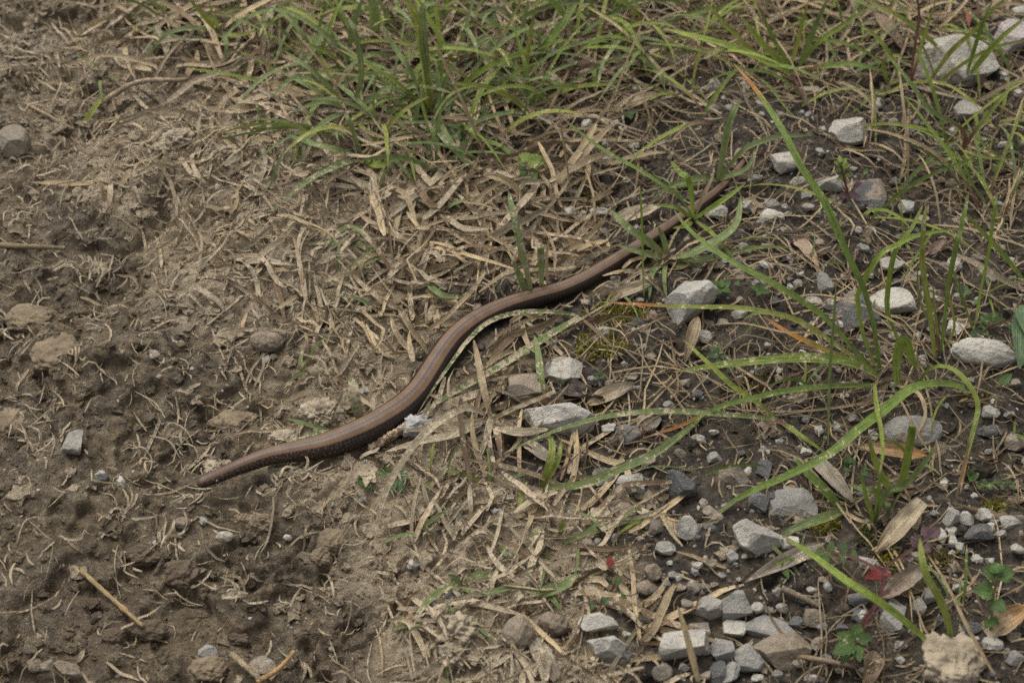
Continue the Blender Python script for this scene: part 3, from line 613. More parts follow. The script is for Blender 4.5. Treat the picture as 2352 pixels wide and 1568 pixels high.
tuft('small dusty sprout among flattened straw above the slow worm', [
    ([(890,610,1),(860,565,8),(800,520,10),(730,585,3)], 2.2, 'b', .35), ([(995,638,1),(985,650,5),(1010,675,5),(1080,682,2)], 3.0, 'b', .2), ([(960,640,1),(975,600,8),(985,570,10)], 3.4, 'dg', .5), ([(888,612,1),(840,570,6),(700,560,4)], 2.4, 'b', .5), ([(950,635,1),(900,605,4),(860,592,2)], 4.0, 'dg', .5)])
tuft('single bright blade lying on bare mud at the track edge', [([(188,292,1),(210,258,6),(243,215,9)], 2.8, 'g', .05)], name='grass_shoot', cat='grass shoot')
tuft('thin pale stalk standing near the dark tarry soil beside the clover', [([(2196,1140,0),(2206,1095,14),(2219,1045,26),(2224,1000,34)], 1.3, 'd')], name='dry_stalk', cat='dry stalk')
tuft('long dry stalk slanting over the purple-leaved bramble', [([(2290,1560,0),(2222,1440,14),(2168,1330,24),(2130,1272,28)], 1.5, 'd')], name='dry_stalk', cat='dry stalk')
tuft('stout dry stem stump standing beside the grey rubble stones', [([(1604,1566,0),(1590,1508,8),(1572,1440,18),(1556,1390,24)], 2.6, 'd', .3)], name='dry_stalk', cat='dry stalk')
tuft('pale stalk arched across the dark slab and small stones', [([(1505,680,0),(1625,525,3),(1750,498,4),(1940,500,2)], .8, 'd')], name='dry_stalk', cat='dry stalk')

# ------------------------------------------------------------------ stones
def stone_mesh(name, dims, seed, sub=3, planes=9, rough=.05, roundness=.0, sharp=.72):
    r = np.random.default_rng(seed); V, F = ICO[sub]; V = V.copy()
    for k in range(planes):
        n = r.normal(size=3)
        if planes > 4 and k < 6: n = np.eye(3)[k//2]*(1 if k % 2 else -1)+n*.40
        n /= np.linalg.norm(n); d = r.uniform(.52, .72) if k < 6 else r.uniform(.62, .86)
        if planes <= 4: d = r.uniform(sharp-.14, sharp+.14)
        ex = V @ n - d; V -= np.where(ex > 0, ex, 0)[:, None]*n*(1-roundness)
    V /= np.abs(V).max(axis=0)
    off = r.uniform(0, 50, 3)
    V *= (1+rough*vn3(V*2.2+off, seed % 97)+rough*.55*vn3(V*6+off, seed % 89)+rough*.28*vn3(V*15+off, 5))[:, None]
    return mesh(name, V*np.asarray(dims)*.5, F, M_STONE, smooth=False if planes > 4 else True)
SC = {'w': (.44, .42, .375), 'p': (.38, .36, .315), 'g': (.275, .265, .24), 'd': (.105, .103, .102), 't': (.25, .215, .165), 'm': (.235, .195, .145), 'r': (.36, .17, .10), 'k': (.37, .32, .31), 'b': (.17, .145, .115)}
def stone(cx, cy, w, h, kind, label=None, name='stone', cat='stone', group=None, mud=.15, planes=9, sub=3, hz=.5, seed=None, rz=None, roundness=.0, sink=.22):
    s = SCL(cx, cy)*(1.22 if cy > 1330 and cx > 1330 else 1.13); W = w*s; D = h*s/(.743+.669*hz*.8); Z = D*hz if D < W else W*hz*1.1
    seed = seed if seed is not None else int(cx*7+cy*13)
    p = P(cx, cy); g = float(HL(p[0], p[1])[0]); p = P(cx, cy, g+Z*.35); g = float(HL(p[0], p[1])[0])
    o = link(name, mesh_stone(W, D, Z, seed, sub, planes, roundness))
    r = random.Random(seed)
    o.location = (p[0], p[1], g+Z*(.5-sink)); o.rotation_euler = (r.uniform(-.12, .12), r.uniform(-.12, .12), r.uniform(-.18, .18) if rz is None else rz)
    c = np.array(SC[kind])*r.uniform(.9, 1.1); o.color = (*c, mud+.06); tag(o, label, cat, group); STONES.append((p[0], p[1], max(W, D)*.5)); return o
def mesh_stone(W, D, Z, seed, sub, planes, roundness):
    return stone_mesh('stone', (W, D, Z*1.45), seed, sub, planes+5 if planes > 4 else planes, .06 if planes > 4 else .13, roundness)
STONES = []
S = stone
S(1279,958,166,86,'w','pale flat limestone lying below the two bent muddy blades', sub=4, mud=.10, hz=.8, seed=15, planes=7, rz=.05)
S(1287,857,92,70,'p','blocky grey stone resting beside the smaller tan stone', sub=4, mud=.12, hz=.7, seed=4)
S(1208,891,74,62,'t','tan half-buried stone wedged beside the blocky grey stone', sub=4, mud=.3, hz=.5)
S(1586,683,112,116,'w','large white limestone chunk standing beside the star-shaped tuft', sub=4, mud=.05, hz=.9, seed=33, planes=8)
S(2258,811,130,68,'p','speckled oval grey pebble lying below the lobed-leaf herb', sub=4, mud=.1, planes=4, roundness=.6, hz=.6)
S(2091,991,134,82,'g','rounded grey stone half buried behind the orange dead leaf', sub=4, mud=.25, planes=4, roundness=.6)
S(1968,715,90,92,'d','dark bluish slab buried behind the arching tuft', sub=4, mud=.25, hz=.3)
S(2050,698,104,66,'p','white-veined stone leaning on the dark bluish slab', sub=4, mud=.15, hz=.5)
S(2192,755,42,40,'w','small white triangular stone beside the lobed-leaf herb', mud=.03, hz=.7)
S(2215,132,200,138,'p','large blurred granite boulder behind the purple-stemmed tuft', sub=4, mud=.3, hz=.5, planes=10)
S(2320,92,90,92,'k','pinkish rock at the edge of the granite boulder', sub=4, mud=.1, hz=.5)
S(2346,22,40,36,'w','white stone chip beyond the pinkish rock', mud=.0)
S(1950,297,84,66,'p','speckled pale stone behind the small reddish weed', sub=4, mud=.2, planes=7)
S(1857,212,48,40,'t','tan stone at the foot of the leafy bank tuft', mud=.15)
S(1641,212,34,46,'p','upright pale stone behind the three-bladed fork', mud=.1, hz=.8)
S(2221,258,58,60,'g','grey stone half buried beside the red pebble', mud=.25)
S(2251,279,32,28,'r','small rusty red pebble under the bent forked stem', name='pebble', cat='pebble', mud=.05, planes=3, roundness=.7)
S(1803,374,72,54,'p','pale flat stone beside the slow worm tail tip', mud=.25, hz=.4)
S(1908,424,64,44,'g','grey stone touching the dark flat slab under the reddish weed', mud=.2)
S(1975,447,148,76,'d','dark flat slab sunk in the soil under the reddish weed', sub=4, mud=.35, hz=.25)
S(1776,466,48,34,'g','grey pebble stacked against a cream pebble beyond the worm tail', mud=.15)
S(1770,494,44,34,'w','cream pebble in front of a grey pebble beyond the worm tail', mud=.2, planes=4, roundness=.5)
S(1644,489,50,36,'p','pale stone half hidden by the thin end of the worm', mud=.25)
S(2085,476,36,36,'w','pale stone on dark moss-brown soil beyond the slab', mud=.1)
S(1389,364,42,36,'w','whitish stone lying among gravel at the foot of the bank', mud=.1)
S(1289,416,40,32,'p','pale pebble beside the dry brown leaf on the bank', mud=.3)
S(1254,272,36,32,'t','tan pebble sheltered by grass on the bank', mud=.25)
S(492,424,34,28,'w','round whitish pebble sitting on the mud edge by trampled straw', name='pebble', cat='pebble', mud=.2, planes=3, roundness=.8, hz=.9)
S(613,782,70,56,'m','knobbly stone caked in pale mud on the bare track', sub=4, mud=.75, planes=3, roundness=.8)
S(349,814,34,26,'p','muddy grey stone poking out of the wet track', mud=.45, planes=4)
S(172,1028,56,54,'p','whitish weathered stone pressed into the mud', mud=.35, planes=5, hz=.35)
S(93,1032,46,30,'m','crumbly pale stone pressed into mud beside the whitish stone', mud=.5, planes=3)
S(232,1096,34,26,'d','small dark pebble standing proud of the mud', name='pebble', cat='pebble', mud=.2, planes=4, hz=.7)
S(521,1256,36,27,'p','smooth pale pebble perched on a mud ridge', name='pebble', cat='pebble', mud=.2, planes=3, roundness=.8, hz=.7)
S(663,1234,22,18,'p','tiny pale pebble stuck on the mud slope below the worm', name='pebble', cat='pebble', mud=.1, planes=3, hz=.7)
S(420,1205,34,28,'m','mud-coated round stone on the churned mud', mud=.85, planes=3, roundness=.8)
S(477,1502,44,42,'g','angular grey stone poking out of a mud clod', mud=.15, hz=.6)
S(82,1533,34,34,'m','mud-crusted lump first of three stones in a row', mud=.7, planes=3)
S(111,1534,30,28,'t','small tan stone between two mud-crusted stones', mud=.3, planes=4)
S(165,1550,76,42,'m','long mud-crusted stone last of three in a row', mud=.55, planes=5)
S(600,1525,58,42,'p','whitish stone sunk flush in the mud beside the crossed straws', mud=.55, planes=4, hz=.25)
S(1452,1110,66,52,'g','jagged grey flint with a hollow edge amid straw', sub=4, mud=.1, seed=71, planes=12)
S(1434,1177,48,50,'t','round beige stone beside the split mud-coated husk', sub=4, mud=.3, planes=3, roundness=.8, hz=.7)
S(1565,1114,66,74,'d','dark faceted stone beside the brown flat stone', sub=4, mud=.12, hz=.8)
S(1428,1141,24,18,'t','little beige pebble between the jagged flint and the round stone', name='pebble', cat='pebble', mud=.3)
S(1528,1262,44,34,'p','small clean grey cube-like stone on brown soil', mud=.03, hz=.8, planes=10)
S(1500,1309,36,38,'m','upper of two mud-coated pebbles stuck together', name='pebble', cat='pebble', mud=.6, planes=4)
S(1483,1343,46,38,'t','lower of two mud-coated pebbles stuck together', name='pebble', cat='pebble', mud=.6, planes=4)
S(1190,1457,64,90,'t','smooth tan egg-shaped stone caked with mud', sub=4, mud=.55, planes=3, roundness=.8, hz=.7)
S(1267,1430,68,64,'b','dark brown muddy stone beside the egg-shaped stone', sub=4, mud=.65, planes=4, roundness=.4, hz=.7)
S(1374,1430,76,46,'p','saddle-shaped pale stone above the square grey stone', sub=4, mud=.15, hz=.7)
S(1393,1480,80,58,'w','squarish pale grey stone with a cracked face', sub=4, mud=.04, hz=.8, seed=15)
S(1568,1480,106,66,'p','long clean grey block beside the stout dry stem', sub=4, mud=.04, hz=.8, seed=29)
S(1384,1094,62,58,'d','broad flat dark stone behind the jagged flint', sub=4, mud=.4, hz=.3)
S(1443,996,54,52,'d','dark round stone half hidden by moss and straw', mud=.25, planes=4)
S(1490,970,54,50,'b','brown pitted stone beside the dark round stone', mud=.35, planes=5)
S(1486,1060,42,32,'t','beige stone under the long bluish blade', mud=.3)
S(1522,1542,40,42,'b','dull grey-brown stone below the long clean block', mud=.35, planes=4)
S(1578,1212,58,66,'p','upright pale gritty stone behind the grey cube-like stone', sub=4, mud=.2, hz=.7)
S(1735,1238,112,76,'p','large angular grey stone with ridged top in open soil', sub=4, mud=.06, hz=.65, seed=8, planes=11)
S(1815,1247,50,32,'w','flat wedge-shaped stone leaning on the large angular stone', mud=.08)
S(1632,1393,76,52,'p','pale tan-topped block in the rubble heap', sub=4, mud=.25, hz=.7)
S(1690,1386,64,72,'g','tall grey stone behind the tan-topped block in the rubble heap', sub=4, mud=.12, hz=.8)
S(1682,1442,52,40,'p','white-streaked triangular stone in the rubble heap', mud=.1)
S(1761,1445,112,52,'g','long striped grey bar of stone in the rubble heap', sub=4, mud=.1, hz=.5, rz=-.25, planes=11)
S(1610,1447,46,44,'t','muddy beige stone at the side of the rubble heap', mud=.4)
S(1658,1496,46,54,'g','domed grey stone with a white vein below the rubble heap', sub=4, mud=.06, hz=.7)
S(1714,1514,62,64,'g','leaning grey slab in front of the rubble heap', sub=4, mud=.1, hz=.6)
S(1806,1486,130,82,'m','broad mud-smeared stone at the base of the rubble heap', sub=4, mud=.5, hz=.5, planes=7)
S(1827,1428,34,32,'d','small dark cube of stone above the mud-smeared stone', mud=.1, hz=.8)
S(1647,1542,34,56,'d','thin dark shard of stone standing on edge', mud=.1)
S(1676,1546,48,50,'g','squat grey stone beside the thin dark shard', mud=.1)
S(1838,1521,32,20,'g','flat grey pebble beside the dry stick on bare soil', name='pebble', cat='pebble', mud=.15, planes=4)
S(1990,1292,46,34,'p','pale stone under the side shoot of the bramble', mud=.15)
S(2055,1412,56,72,'g','flat grey stone standing under the long bending blade', sub=4, mud=.08, hz=.4, planes=8)
S(2109,1390,30,48,'p','narrow upright pale stone beside a curled leaf', mud=.1, hz=.8)
S(2136,1366,34,34,'g','grey pebble next to the narrow upright stone', mud=.15)
S(1976,1374,52,26,'d','dark flat stone half under the bramble leaf', mud=.15)
S(2186,1190,36,46,'p','tan-edged first stone in the row of four pale stones', mud=.12, hz=.7)
S(2220,1193,38,46,'w','split pale second stone in the row of four pale stones', mud=.08, hz=.7)
S(2263,1185,34,30,'w','dark-topped third stone in the row of four pale stones', mud=.1)
S(2326,1193,56,34,'g','long last stone in the row of four pale stones', mud=.1)
S(2163,1223,24,42,'w','smooth upright white pebble before the row of pale stones', mud=.05, planes=4, roundness=.5, name='pebble', cat='pebble')
S(2247,1226,62,44,'d','dark sooty stone in front of the row of pale stones', mud=.2)
S(1740,1153,52,46,'d','first of two dark stones on the flat mottled stone', mud=.15)
S(1778,1145,42,38,'d','second of two dark stones on the flat mottled stone', mud=.1)
S(1820,1158,104,74,'g','flat mottled grey stone under dry stalks', sub=4, mud=.3, hz=.25)
S(1688,1095,68,50,'b','brown flat stone under the arching blade', sub=4, mud=.35, hz=.3)
S(1757,1076,40,62,'d','tall grey stone beneath the arching blade', mud=.2, hz=.4)
S(2273,945,40,32,'p','pale chipped stone on dark soil by the drooping dry tip', mud=.1)
S(2270,988,60,36,'d','dark angular stone beside the pale chipped stone', mud=.15)
S(2330,1012,52,46,'b','brown gritty stone beyond the dark angular stone', mud=.2)
S(2046,606,52,36,'p','speckled pale stone between the arching blades', mud=.25)
S(2197,602,38,36,'p','round pale stone behind the upright stems', mud=.1, planes=4)
S(1866,696,46,34,'g','grey cube in a trio of stones behind the arching tuft', mud=.15)
S(1905,697,24,28,'p','smallest of the trio of stones behind the arching tuft', mud=.1)
S(1895,653,38,48,'g','tallest of the trio of stones behind the arching tuft', mud=.15)
S(1619,774,32,34,'w','rounded white pebble below the curled dead leaf', mud=.1, planes=4, roundness=.5, name='pebble', cat='pebble')
S(838,893,26,24,'w','small white pebble behind the thick body of the worm', mud=.08, name='pebble', cat='pebble', planes=5)
S(828,1159,30,16,'p','flat pale pebble on mud beside the drooping blade', mud=.05, name='pebble', cat='pebble')
S(1034,1210,18,16,'w','tiny white pebble on bare mud among straw', mud=.05, name='pebble', cat='pebble', planes=4)
S(30,330,74,80,'t','pale striated wood chunk half sunk in mud', name='wood_chunk', cat='wood chunk', mud=.35, sub=4, planes=8, hz=.5)
S(2156,309,40,26,'w','curled white shell fragment on dark soil', name='shell_fragment', cat='shell', mud=0, planes=7, hz=.4)
# smaller stones that only their place tells apart
small = [(2005,260,24,20,'w'),(2250,318,32,20,'p'),(2303,338,22,20,'w'),(2341,210,26,22,'w'),(1836,417,38,26,'g'),(1850,450,30,20,'g'),(1716,472,24,24,'p'),(1349,287,26,28,'w'),(1412,287,20,22,'w'),
 (1430,300,22,20,'w'),(1392,327,24,20,'p'),(1314,445,40,24,'t'),(1237,466,22,28,'w'),(1309,502,30,30,'p'),(1339,498,18,18,'w'),(1376,495,44,30,'p'),(1474,72,34,18,'w'),(1310,140,26,20,'w'),(1457,208,20,24,'p'),
 (1530,186,28,14,'t'),(2047,262,24,18,'g'),(1895,170,22,20,'p'),(2010,240,30,22,'p'),(2110,330,26,20,'g'),(2170,345,30,22,'d'),(1700,350,26,22,'t'),(1735,405,30,22,'g'),(1780,420,24,20,'d'),(1855,480,28,20,'g'),
 (2120,505,30,24,'g'),(2070,545,28,18,'d'),(1838,632,16,14,'w'),(1832,648,18,16,'p'),(1843,809,18,14,'w'),(1764,792,20,14,'w'),(1693,628,28,18,'t'),(1700,716,34,20,'p'),(1660,742,26,20,'t'),(1740,650,26,20,'g'),
 (1780,690,24,18,'d'),(1590,790,20,18,'t'),(1620,870,22,16,'g'),(1570,880,30,20,'t'),(1700,870,20,14,'p'),(1940,880,22,16,'g'),(1450,868,30,18,'t'),(1400,880,20,16,'t'),(1360,870,18,14,'g'),(1535,930,24,18,'g'),
 (1600,905,26,20,'d'),(1640,990,20,14,'p'),(1600,1005,24,16,'g'),(1560,1040,30,22,'t'),(1640,1050,30,22,'g'),(1700,1040,20,16,'d'),(1790,1010,20,14,'g'),(1850,1040,24,18,'p'),(1960,960,24,18,'d'),(2230,870,20,14,'g'),
 (2330,880,24,20,'t'),(2320,945,24,18,'g'),(2180,975,20,14,'d'),(2270,1040,24,16,'g'),(2170,1100,18,12,'p'),(2340,1120,20,16,'t'),(2190,1240,24,28,'w'),(2203,1262,24,24,'w'),(2185,1272,18,16,'p'),(2245,1282,26,20,'w'),
 (2276,1287,22,18,'w'),(2230,1260,22,18,'b'),(2340,1258,30,26,'p'),(2283,1202,24,18,'g'),(2160,1255,22,20,'p'),(2145,1185,20,14,'g'),(2300,1230,26,18,'g'),(2140,1300,18,14,'p'),(2200,1345,24,22,'p'),(2168,1325,20,14,'w'),
 (2060,1330,20,16,'p'),(1890,1330,24,16,'t'),(1868,1350,22,18,'p'),(1850,1380,20,14,'g'),(1870,1415,46,40,'m'),(1800,1385,26,22,'p'),(1765,1400,30,18,'t'),(1740,1395,26,22,'p'),(1580,1380,24,20,'t'),(1560,1350,26,18,'t'),
 (1545,1320,20,16,'g'),(1600,1300,24,18,'p'),(1640,1340,20,14,'b'),(1660,1310,18,14,'g'),(1700,1320,16,12,'p'),(1570,1530,24,18,'g'),(1620,1552,26,20,'t'),(1740,1555,24,18,'p'),(1785,1545,22,16,'g'),(1871,1556,16,14,'w'),
 (1900,1510,24,18,'g'),(1935,1440,26,20,'d'),(1890,1440,22,18,'g'),(1930,1545,24,18,'t'),(1990,1540,30,22,'p'),(2070,1480,26,20,'g'),(2100,1450,24,16,'p'),(2230,1440,44,34,'d'),(2280,1480,40,30,'p'),(2330,1510,36,28,'g'),
 (2160,1420,24,16,'d'),(1355,1356,18,14,'p'),(1340,1385,22,16,'g'),(1300,1382,18,14,'t'),(1195,1396,22,16,'g'),(1105,1405,14,10,'p'),(1440,1455,18,14,'p'),(1448,1412,14,10,'g'),(1480,1420,36,24,'b'),(1490,1460,24,14,'p'),
 (1420,1335,16,12,'t'),(1390,1220,22,16,'t'),(1350,1250,40,30,'m'),(1505,1210,34,40,'b'),(1470,1240,20,14,'t'),(1540,1290,16,12,'p'),(1187,1155,16,14,'t'),(1330,1050,24,16,'p'),(1255,1165,16,12,'t'),(1180,1120,14,10,'p'),
 (1600,620,24,18,'t'),(1480,640,22,16,'g'),(1440,650,24,18,'t'),(1415,640,26,20,'g'),(1470,690,18,14,'t'),(1640,575,30,22,'g'),(1700,600,24,18,'d'),(1345,700,24,16,'t'),(1760,560,24,18,'g'),(1930,545,30,20,'d'),
 (1985,570,30,22,'g'),(2000,530,26,20,'p'),(1880,560,26,18,'t'),(1840,590,22,16,'g'),(2110,630,22,16,'p'),(2130,680,26,18,'g'),(2200,680,24,18,'p'),(2280,640,28,22,'g'),(2320,600,24,18,'p'),(2060,650,26,20,'d')]
for i, (x, y, w, h, k) in enumerate(small):
    if y > 1130 and x > 1540: lab, grp = 'small angular grey stone scattered in the rubbly soil around the heap', 'small stones of the rubble patch'
    elif x > 1380 and y > 420: lab, grp = 'small stone scattered on the dark soil between the arching tufts', 'small stones between the tufts'
    elif y < 560: lab, grp = 'small pale stone scattered at the foot of the grassy bank', 'small stones along the bank'
    else: lab, grp = 'small muddy pebble caught in the flattened straw below the worm', 'pebbles in the muddy straw'
    lab = '%s %s pebble' % ('tiny' if w < 22 else 'small' if w < 28 else 'mid-sized', {'w': 'white', 'p': 'pale grey', 'g': 'grey', 'd': 'dark', 't': 'tan', 'm': 'mud-coated', 'b': 'brown'}[k]); lab = uniq(lab, x, y)
    S(x, y, w*1.05, h*1.1, k, lab, 'pebble', 'pebble', grp, mud=random.uniform(.05, .35), planes=random.choice((5, 7, 9)), sub=2, hz=random.uniform(.5, .75))

# ------------------------------------------------------------------ leaves
def leaf_geo(A, B, width, col, mud=.2, shape='lance', curl=.35, bend=.1, rows=14, across=4, serr=0.0, normal=(0, -.25, 1), seed=0, crumple=.0, col2=None):
    r = np.random.default_rng(seed); A = np.asarray(A, float); B = np.asarray(B, float)
    T = B-A; L = np.linalg.norm(T); T /= L; N = np.array(normal, float); N -= T*(N @ T); N /= np.linalg.norm(N); Sd = np.cross(T, N)
    V = []; UV = []; C = []; c1 = np.array(col); c2 = np.array(col2 if col2 is not None else col)
    o = r.uniform(0, 40)
    for i in range(rows+1):
        t = i/rows
        if shape == 'lance': w = max(.05, math.sin(pi*min(1, (t*.97+.015))**.75))
        elif shape in ('ovate', 'smooth'): w = max(.04, math.sin(pi*(t*.97+.02)**.62)**.8)
        elif shape == 'wedge': w = max(.06, (t**.8)*(1 if t < .72 else sqrt(max(0, 1-((t-.72)/.30)**2))))
        elif shape == 'husk': w = .35+.65*math.sin(pi*min(1, t*.9+.12)); w *= 1 if t < .93 else .6
        else: w = 1.0
        tooth = 1+serr*(1 if i % 2 else -1)
        if shape == 'husk' : tooth *= r.uniform(.9, 1.08)
        for j in range(across+1):
            s = (j/across*2-1); e = width*.5*w*s*(tooth if abs(s) > .9 else 1)
            z = curl*width*.5*(w*abs(s))**1.6 + bend*L*(math.sin(pi*t)) + crumple*width*(vn(np.array([t*5+o]), np.array([s*2+o]), seed)[0]-.5)
            V.append(A+T*(t*L)+Sd*e+N*z); UV.append((o+j/across*1.6, o+t*L)); C.append((*(c1*(1-t)+c2*t), mud))
    a1 = across+1
    F = np.array([[i*a1+j, i*a1+j+1, (i+1)*a1+j+1, (i+1)*a1+j] for i in range(rows) for j in range(across)])
    return np.array(V), F, np.array(C), np.array(UV)
LC = {'grey': (.30, .265, .215), 'tan': (.40, .315, .205), 'pale': (.47, .40, .29), 'brown': (.20, .145, .095), 'dark': (.085, .065, .055), 'orange': (.44, .24, .095), 'pink': (.32, .23, .19), 'mud': (.33, .27, .195), 'red': (.26, .10, .06)}
def dead_leaf(x0, y0, x1, y1, w, c, label, shape='lance', z0=1.5, z1=3, curl=.45, bend=.06, mud=.2, c2=None, crumple=.25, name='dead_leaf'):
    a = G(x0, y0, z0*.001); b = G(x1, y1, z1*.001); s = SCL((x0+x1)/2, (y0+y1)/2)
    mid = (a+b)/2; h = float(HL(mid[0], mid[1])[0])
    bend = max(bend, (h+.0015-mid[2])/np.linalg.norm(b-a))
    o = rib_obj(name, leaf_geo(a, b, w*s, LC[c], mud, shape, curl, bend, 16, 6, 0, (0, -.35, 1), int(x0+y0), crumple, LC[c2] if c2 else None)); o.data.update()
    tag(o, label, 'dead leaf'); return o
dead_leaf(1866,1052,1960,1152,38,'grey','grey striped husk leaf with a torn end on the stony soil','husk', mud=.15)
dead_leaf(1895,1247,1707,1337,38,'grey','long pointed grey leaf beside the large angular stone', z1=2, mud=.3)
dead_leaf(2118,1150,2012,1268,46,'pale','pale split husk leaf leaning over yellow moss','husk', c2='tan', z0=8, mud=.12)
dead_leaf(2100,1215,2105,1160,24,'pale','small pale husk piece tucked beside the split husk leaf','husk', z0=4)
dead_leaf(2118,1305,2020,1375,44,'grey','weathered grey-brown leaf folded over stones under the bramble','husk', c2='pink', z0=6, mud=.15)
dead_leaf(2125,1345,2040,1365,30,'brown','narrow brown leaf lying below the folded grey-brown leaf', mud=.1)
dead_leaf(2262,1452,2362,1392,58,'pale','broad pale leaf with orange veins near the lobed herb','husk', c2='orange', z1=8, mud=.1)
dead_leaf(2130,1046,1955,1026,36,'orange','orange-edged dead leaf in front of the rounded grey stone', c2='tan', mud=.12, z0=3)
dead_leaf(1347,930,1464,878,40,'tan','flat tan leaf with grey veins above the dark crumpled leaf', c2='grey', mud=.2)
dead_leaf(1284,884,1386,914,44,'dark','dark crumpled leaf behind the pale flat stone','ovate', mud=.05, crumple=.6, curl=.2)
dead_leaf(1394,688,1520,640,30,'tan','pointed tan leaf lying below the worm near the star tuft', c2='grey', mud=.2)
dead_leaf(1400,513,1530,470,34,'pale','pale ribbed leaf lying behind the slow worm back', mud=.25)
dead_leaf(1045,405,1110,482,40,'tan','square-ended mud-flecked husk on the flattened straw','husk', mud=.35)
dead_leaf(1255,163,1310,236,24,'pale','pale twisted leaf with brown streak on the bank', mud=.05, c2='tan', z0=6)
dead_leaf(1303,185,1380,148,48,'pink','crumpled pinkish leaf on the bank','ovate', mud=.15, crumple=.5, z1=8)
dead_leaf(1280,382,1402,400,26,'tan','long dry brown-edged leaf along the bank foot', c2='pale', mud=.15)
dead_leaf(1412,252,1518,216,30,'pale','cream husk leaf lying against gravel on the bank','husk', mud=.05, z1=6)
dead_leaf(1300,48,1290,28,30,'pink','little pinkish leaf among clover on the crest of the bank')
dead_leaf(1170,52,1150,2,26,'pale','upright pale husk on the crest of the bank','husk', z1=10)
dead_leaf(1450,68,1482,38,26,'red','rusty red dead leaf at the crest of the bank','ovate', mud=0, z1=6)
dead_leaf(2008,28,2080,122,30,'brown','long brown keeled leaf beside the purple stems', c2='pink', mud=.1, z0=10)
dead_leaf(2212,18,2226,66,18,'red','short orange-red leaf upright by the granite boulder', mud=0, z1=10)
dead_leaf(1824,545,1882,614,34,'pink','mottled pinkish-brown leaf on dark soil above the arching blades', c2='tan', mud=.1)
dead_leaf(2132,584,2176,546,22,'pink','small pink dead leaf behind the upright stems', mud=.05, z1=7)
dead_leaf(1602,728,1572,838,30,'tan','curled dead leaf hanging below the white limestone chunk', z0=8, curl=.9, c2='brown')
dead_leaf(1370,1165,1400,1230,46,'mud','split mud-coated husk beside the round beige stone','husk', mud=.7)
dead_leaf(1195,1010,1290,1075,28,'grey','flat grey dead blade below the pale flat stone','husk', mud=.35)
dead_leaf(1225,1470,1285,1575,44,'grey','fibrous grey bark strip below the dark muddy stone','husk', mud=.25)
dead_leaf(1235,1520,1290,1580,18,'tan','tan straw strip beside the fibrous bark strip','husk', mud=.2)
dead_leaf(520,590,690,612,26,'mud','long mud-coated leaf lying on the track edge', mud=.75)
dead_leaf(845,790,905,820,30,'tan','dusty flat leaf fragment behind the slow worm','husk', mud=.35)
dead_leaf(1000,395,1030,405,22,'dark','dark grey leaf scrap under the leafy bank tuft', 'ovate', crumple=.5)
dead_leaf(510,1370,570,1362,20,'mud','pale mud-coated husk lying on the churned mud','husk', mud=.6, z0=4, z1=4)
dead_leaf(180,1520,195,1488,12,'pale','small pale leaf chip on the mud near three stones', mud=.2)
dead_leaf(200,160,218,110,18,'pale','pale folded leaf chip on the muddy straw', mud=.3, z1=6)
dead_leaf(550,15,610,70,22,'tan','dry tan leaf pointing down the bank', 'lance', z0=12, z1=4, mud=.05)
dead_leaf(2010,1500,1985,1590,46,'brown','purplish-brown crumpled leaf below the bramble', 'ovate', crumple=.5, mud=.15)

# ------------------------------------------------------------------ little herbs
HG = {'g': (.075, .135, .035), 'b': (.085, .140, .065), 'y': (.16, .22, .045), 'p': (.105, .060, .070), 'r': (.22, .035, .035), 'm': (.30, .25, .185), 'd': (.055, .105, .030)}
def herb(label, stems, leaves, name='herb', cat='herb', group=None):
    x, y = stems[0][0][0][:2] if stems else leaves[0][:2]
    g = G(x, y); e = empty(name, g); tag(e, label, cat, group)
    for pl, w, kind in stems: rib_obj('stem', ribbon(chain(pl), w*.001, kind, .05, 12, fold=.5, taper='stem'), e, g)
    for lf in leaves:
        x0, y0, x1, y1, w, c = lf[:6]; z0 = lf[6] if len(lf) > 6 else 4; shape = lf[7] if len(lf) > 7 else 'ovate'; mud = .85 if c == 'm' else .1
        a = P(x0, y0, g[2]+z0*.001); b = P(x1, y1, g[2]+(z0+1)*.001); s = SCL(x0, y0)
        for q in (a, b): q[2] = max(q[2], float(HL(q[0], q[1])[0])+.002)
        rib_obj('leaf', leaf_geo(a, b, w*s, np.array(HG[c])*random.uniform(.85, 1.2), mud, shape, .25, .05, 10, 4, .10 if shape != 'smooth' else 0, (random.uniform(-.3, .3), -.4, 1), random.randrange(999)), e, g)
    return e
herb('red-stemmed bramble shoot with purple upper leaves and green trefoil', [
    ([(1958,1478,1),(1985,1428,8),(2025,1362,16),(2031,1308,20),(2088,1265,24),(2135,1232,26)], 1.8, 'p'), ([(2031,1318,18),(1985,1290,18),(1930,1272,14),(1885,1262,10)], 1.3, 'p')],
    [(2135,1232,2160,1212,30,'p',26),(2132,1232,2118,1208,26,'p',26),(2112,1248,2090,1235,32,'p',25),(2115,1250,2138,1268,28,'p',24),(2090,1268,2072,1285,24,'p',22),(2030,1310,1985,1328,30,'r',18),(2033,1308,2030,1330,24,'r',16),(2010,1395,2030,1380,34,'p',12),
     (1962,1470,1975,1428,32,'g',10),(1962,1472,1922,1452,34,'g',10),(1960,1476,1912,1502,42,'g',10),(1964,1478,1975,1520,30,'g',8),(1970,1468,2005,1460,28,'g',10),(1962,1480,1930,1528,26,'d',6),
     (1935,1274,1938,1240,20,'g',14),(1930,1274,1938,1298,18,'g',14),(1905,1268,1912,1240,18,'g',13),(1900,1268,1898,1296,18,'g',13),(1885,1262,1872,1282,16,'g',11),(1960,1285,1962,1260,16,'g',15),(1795,1310,1812,1285,16,'g',3),(1798,1312,1810,1335,16,'g',3)], 'bramble_shoot', 'bramble')
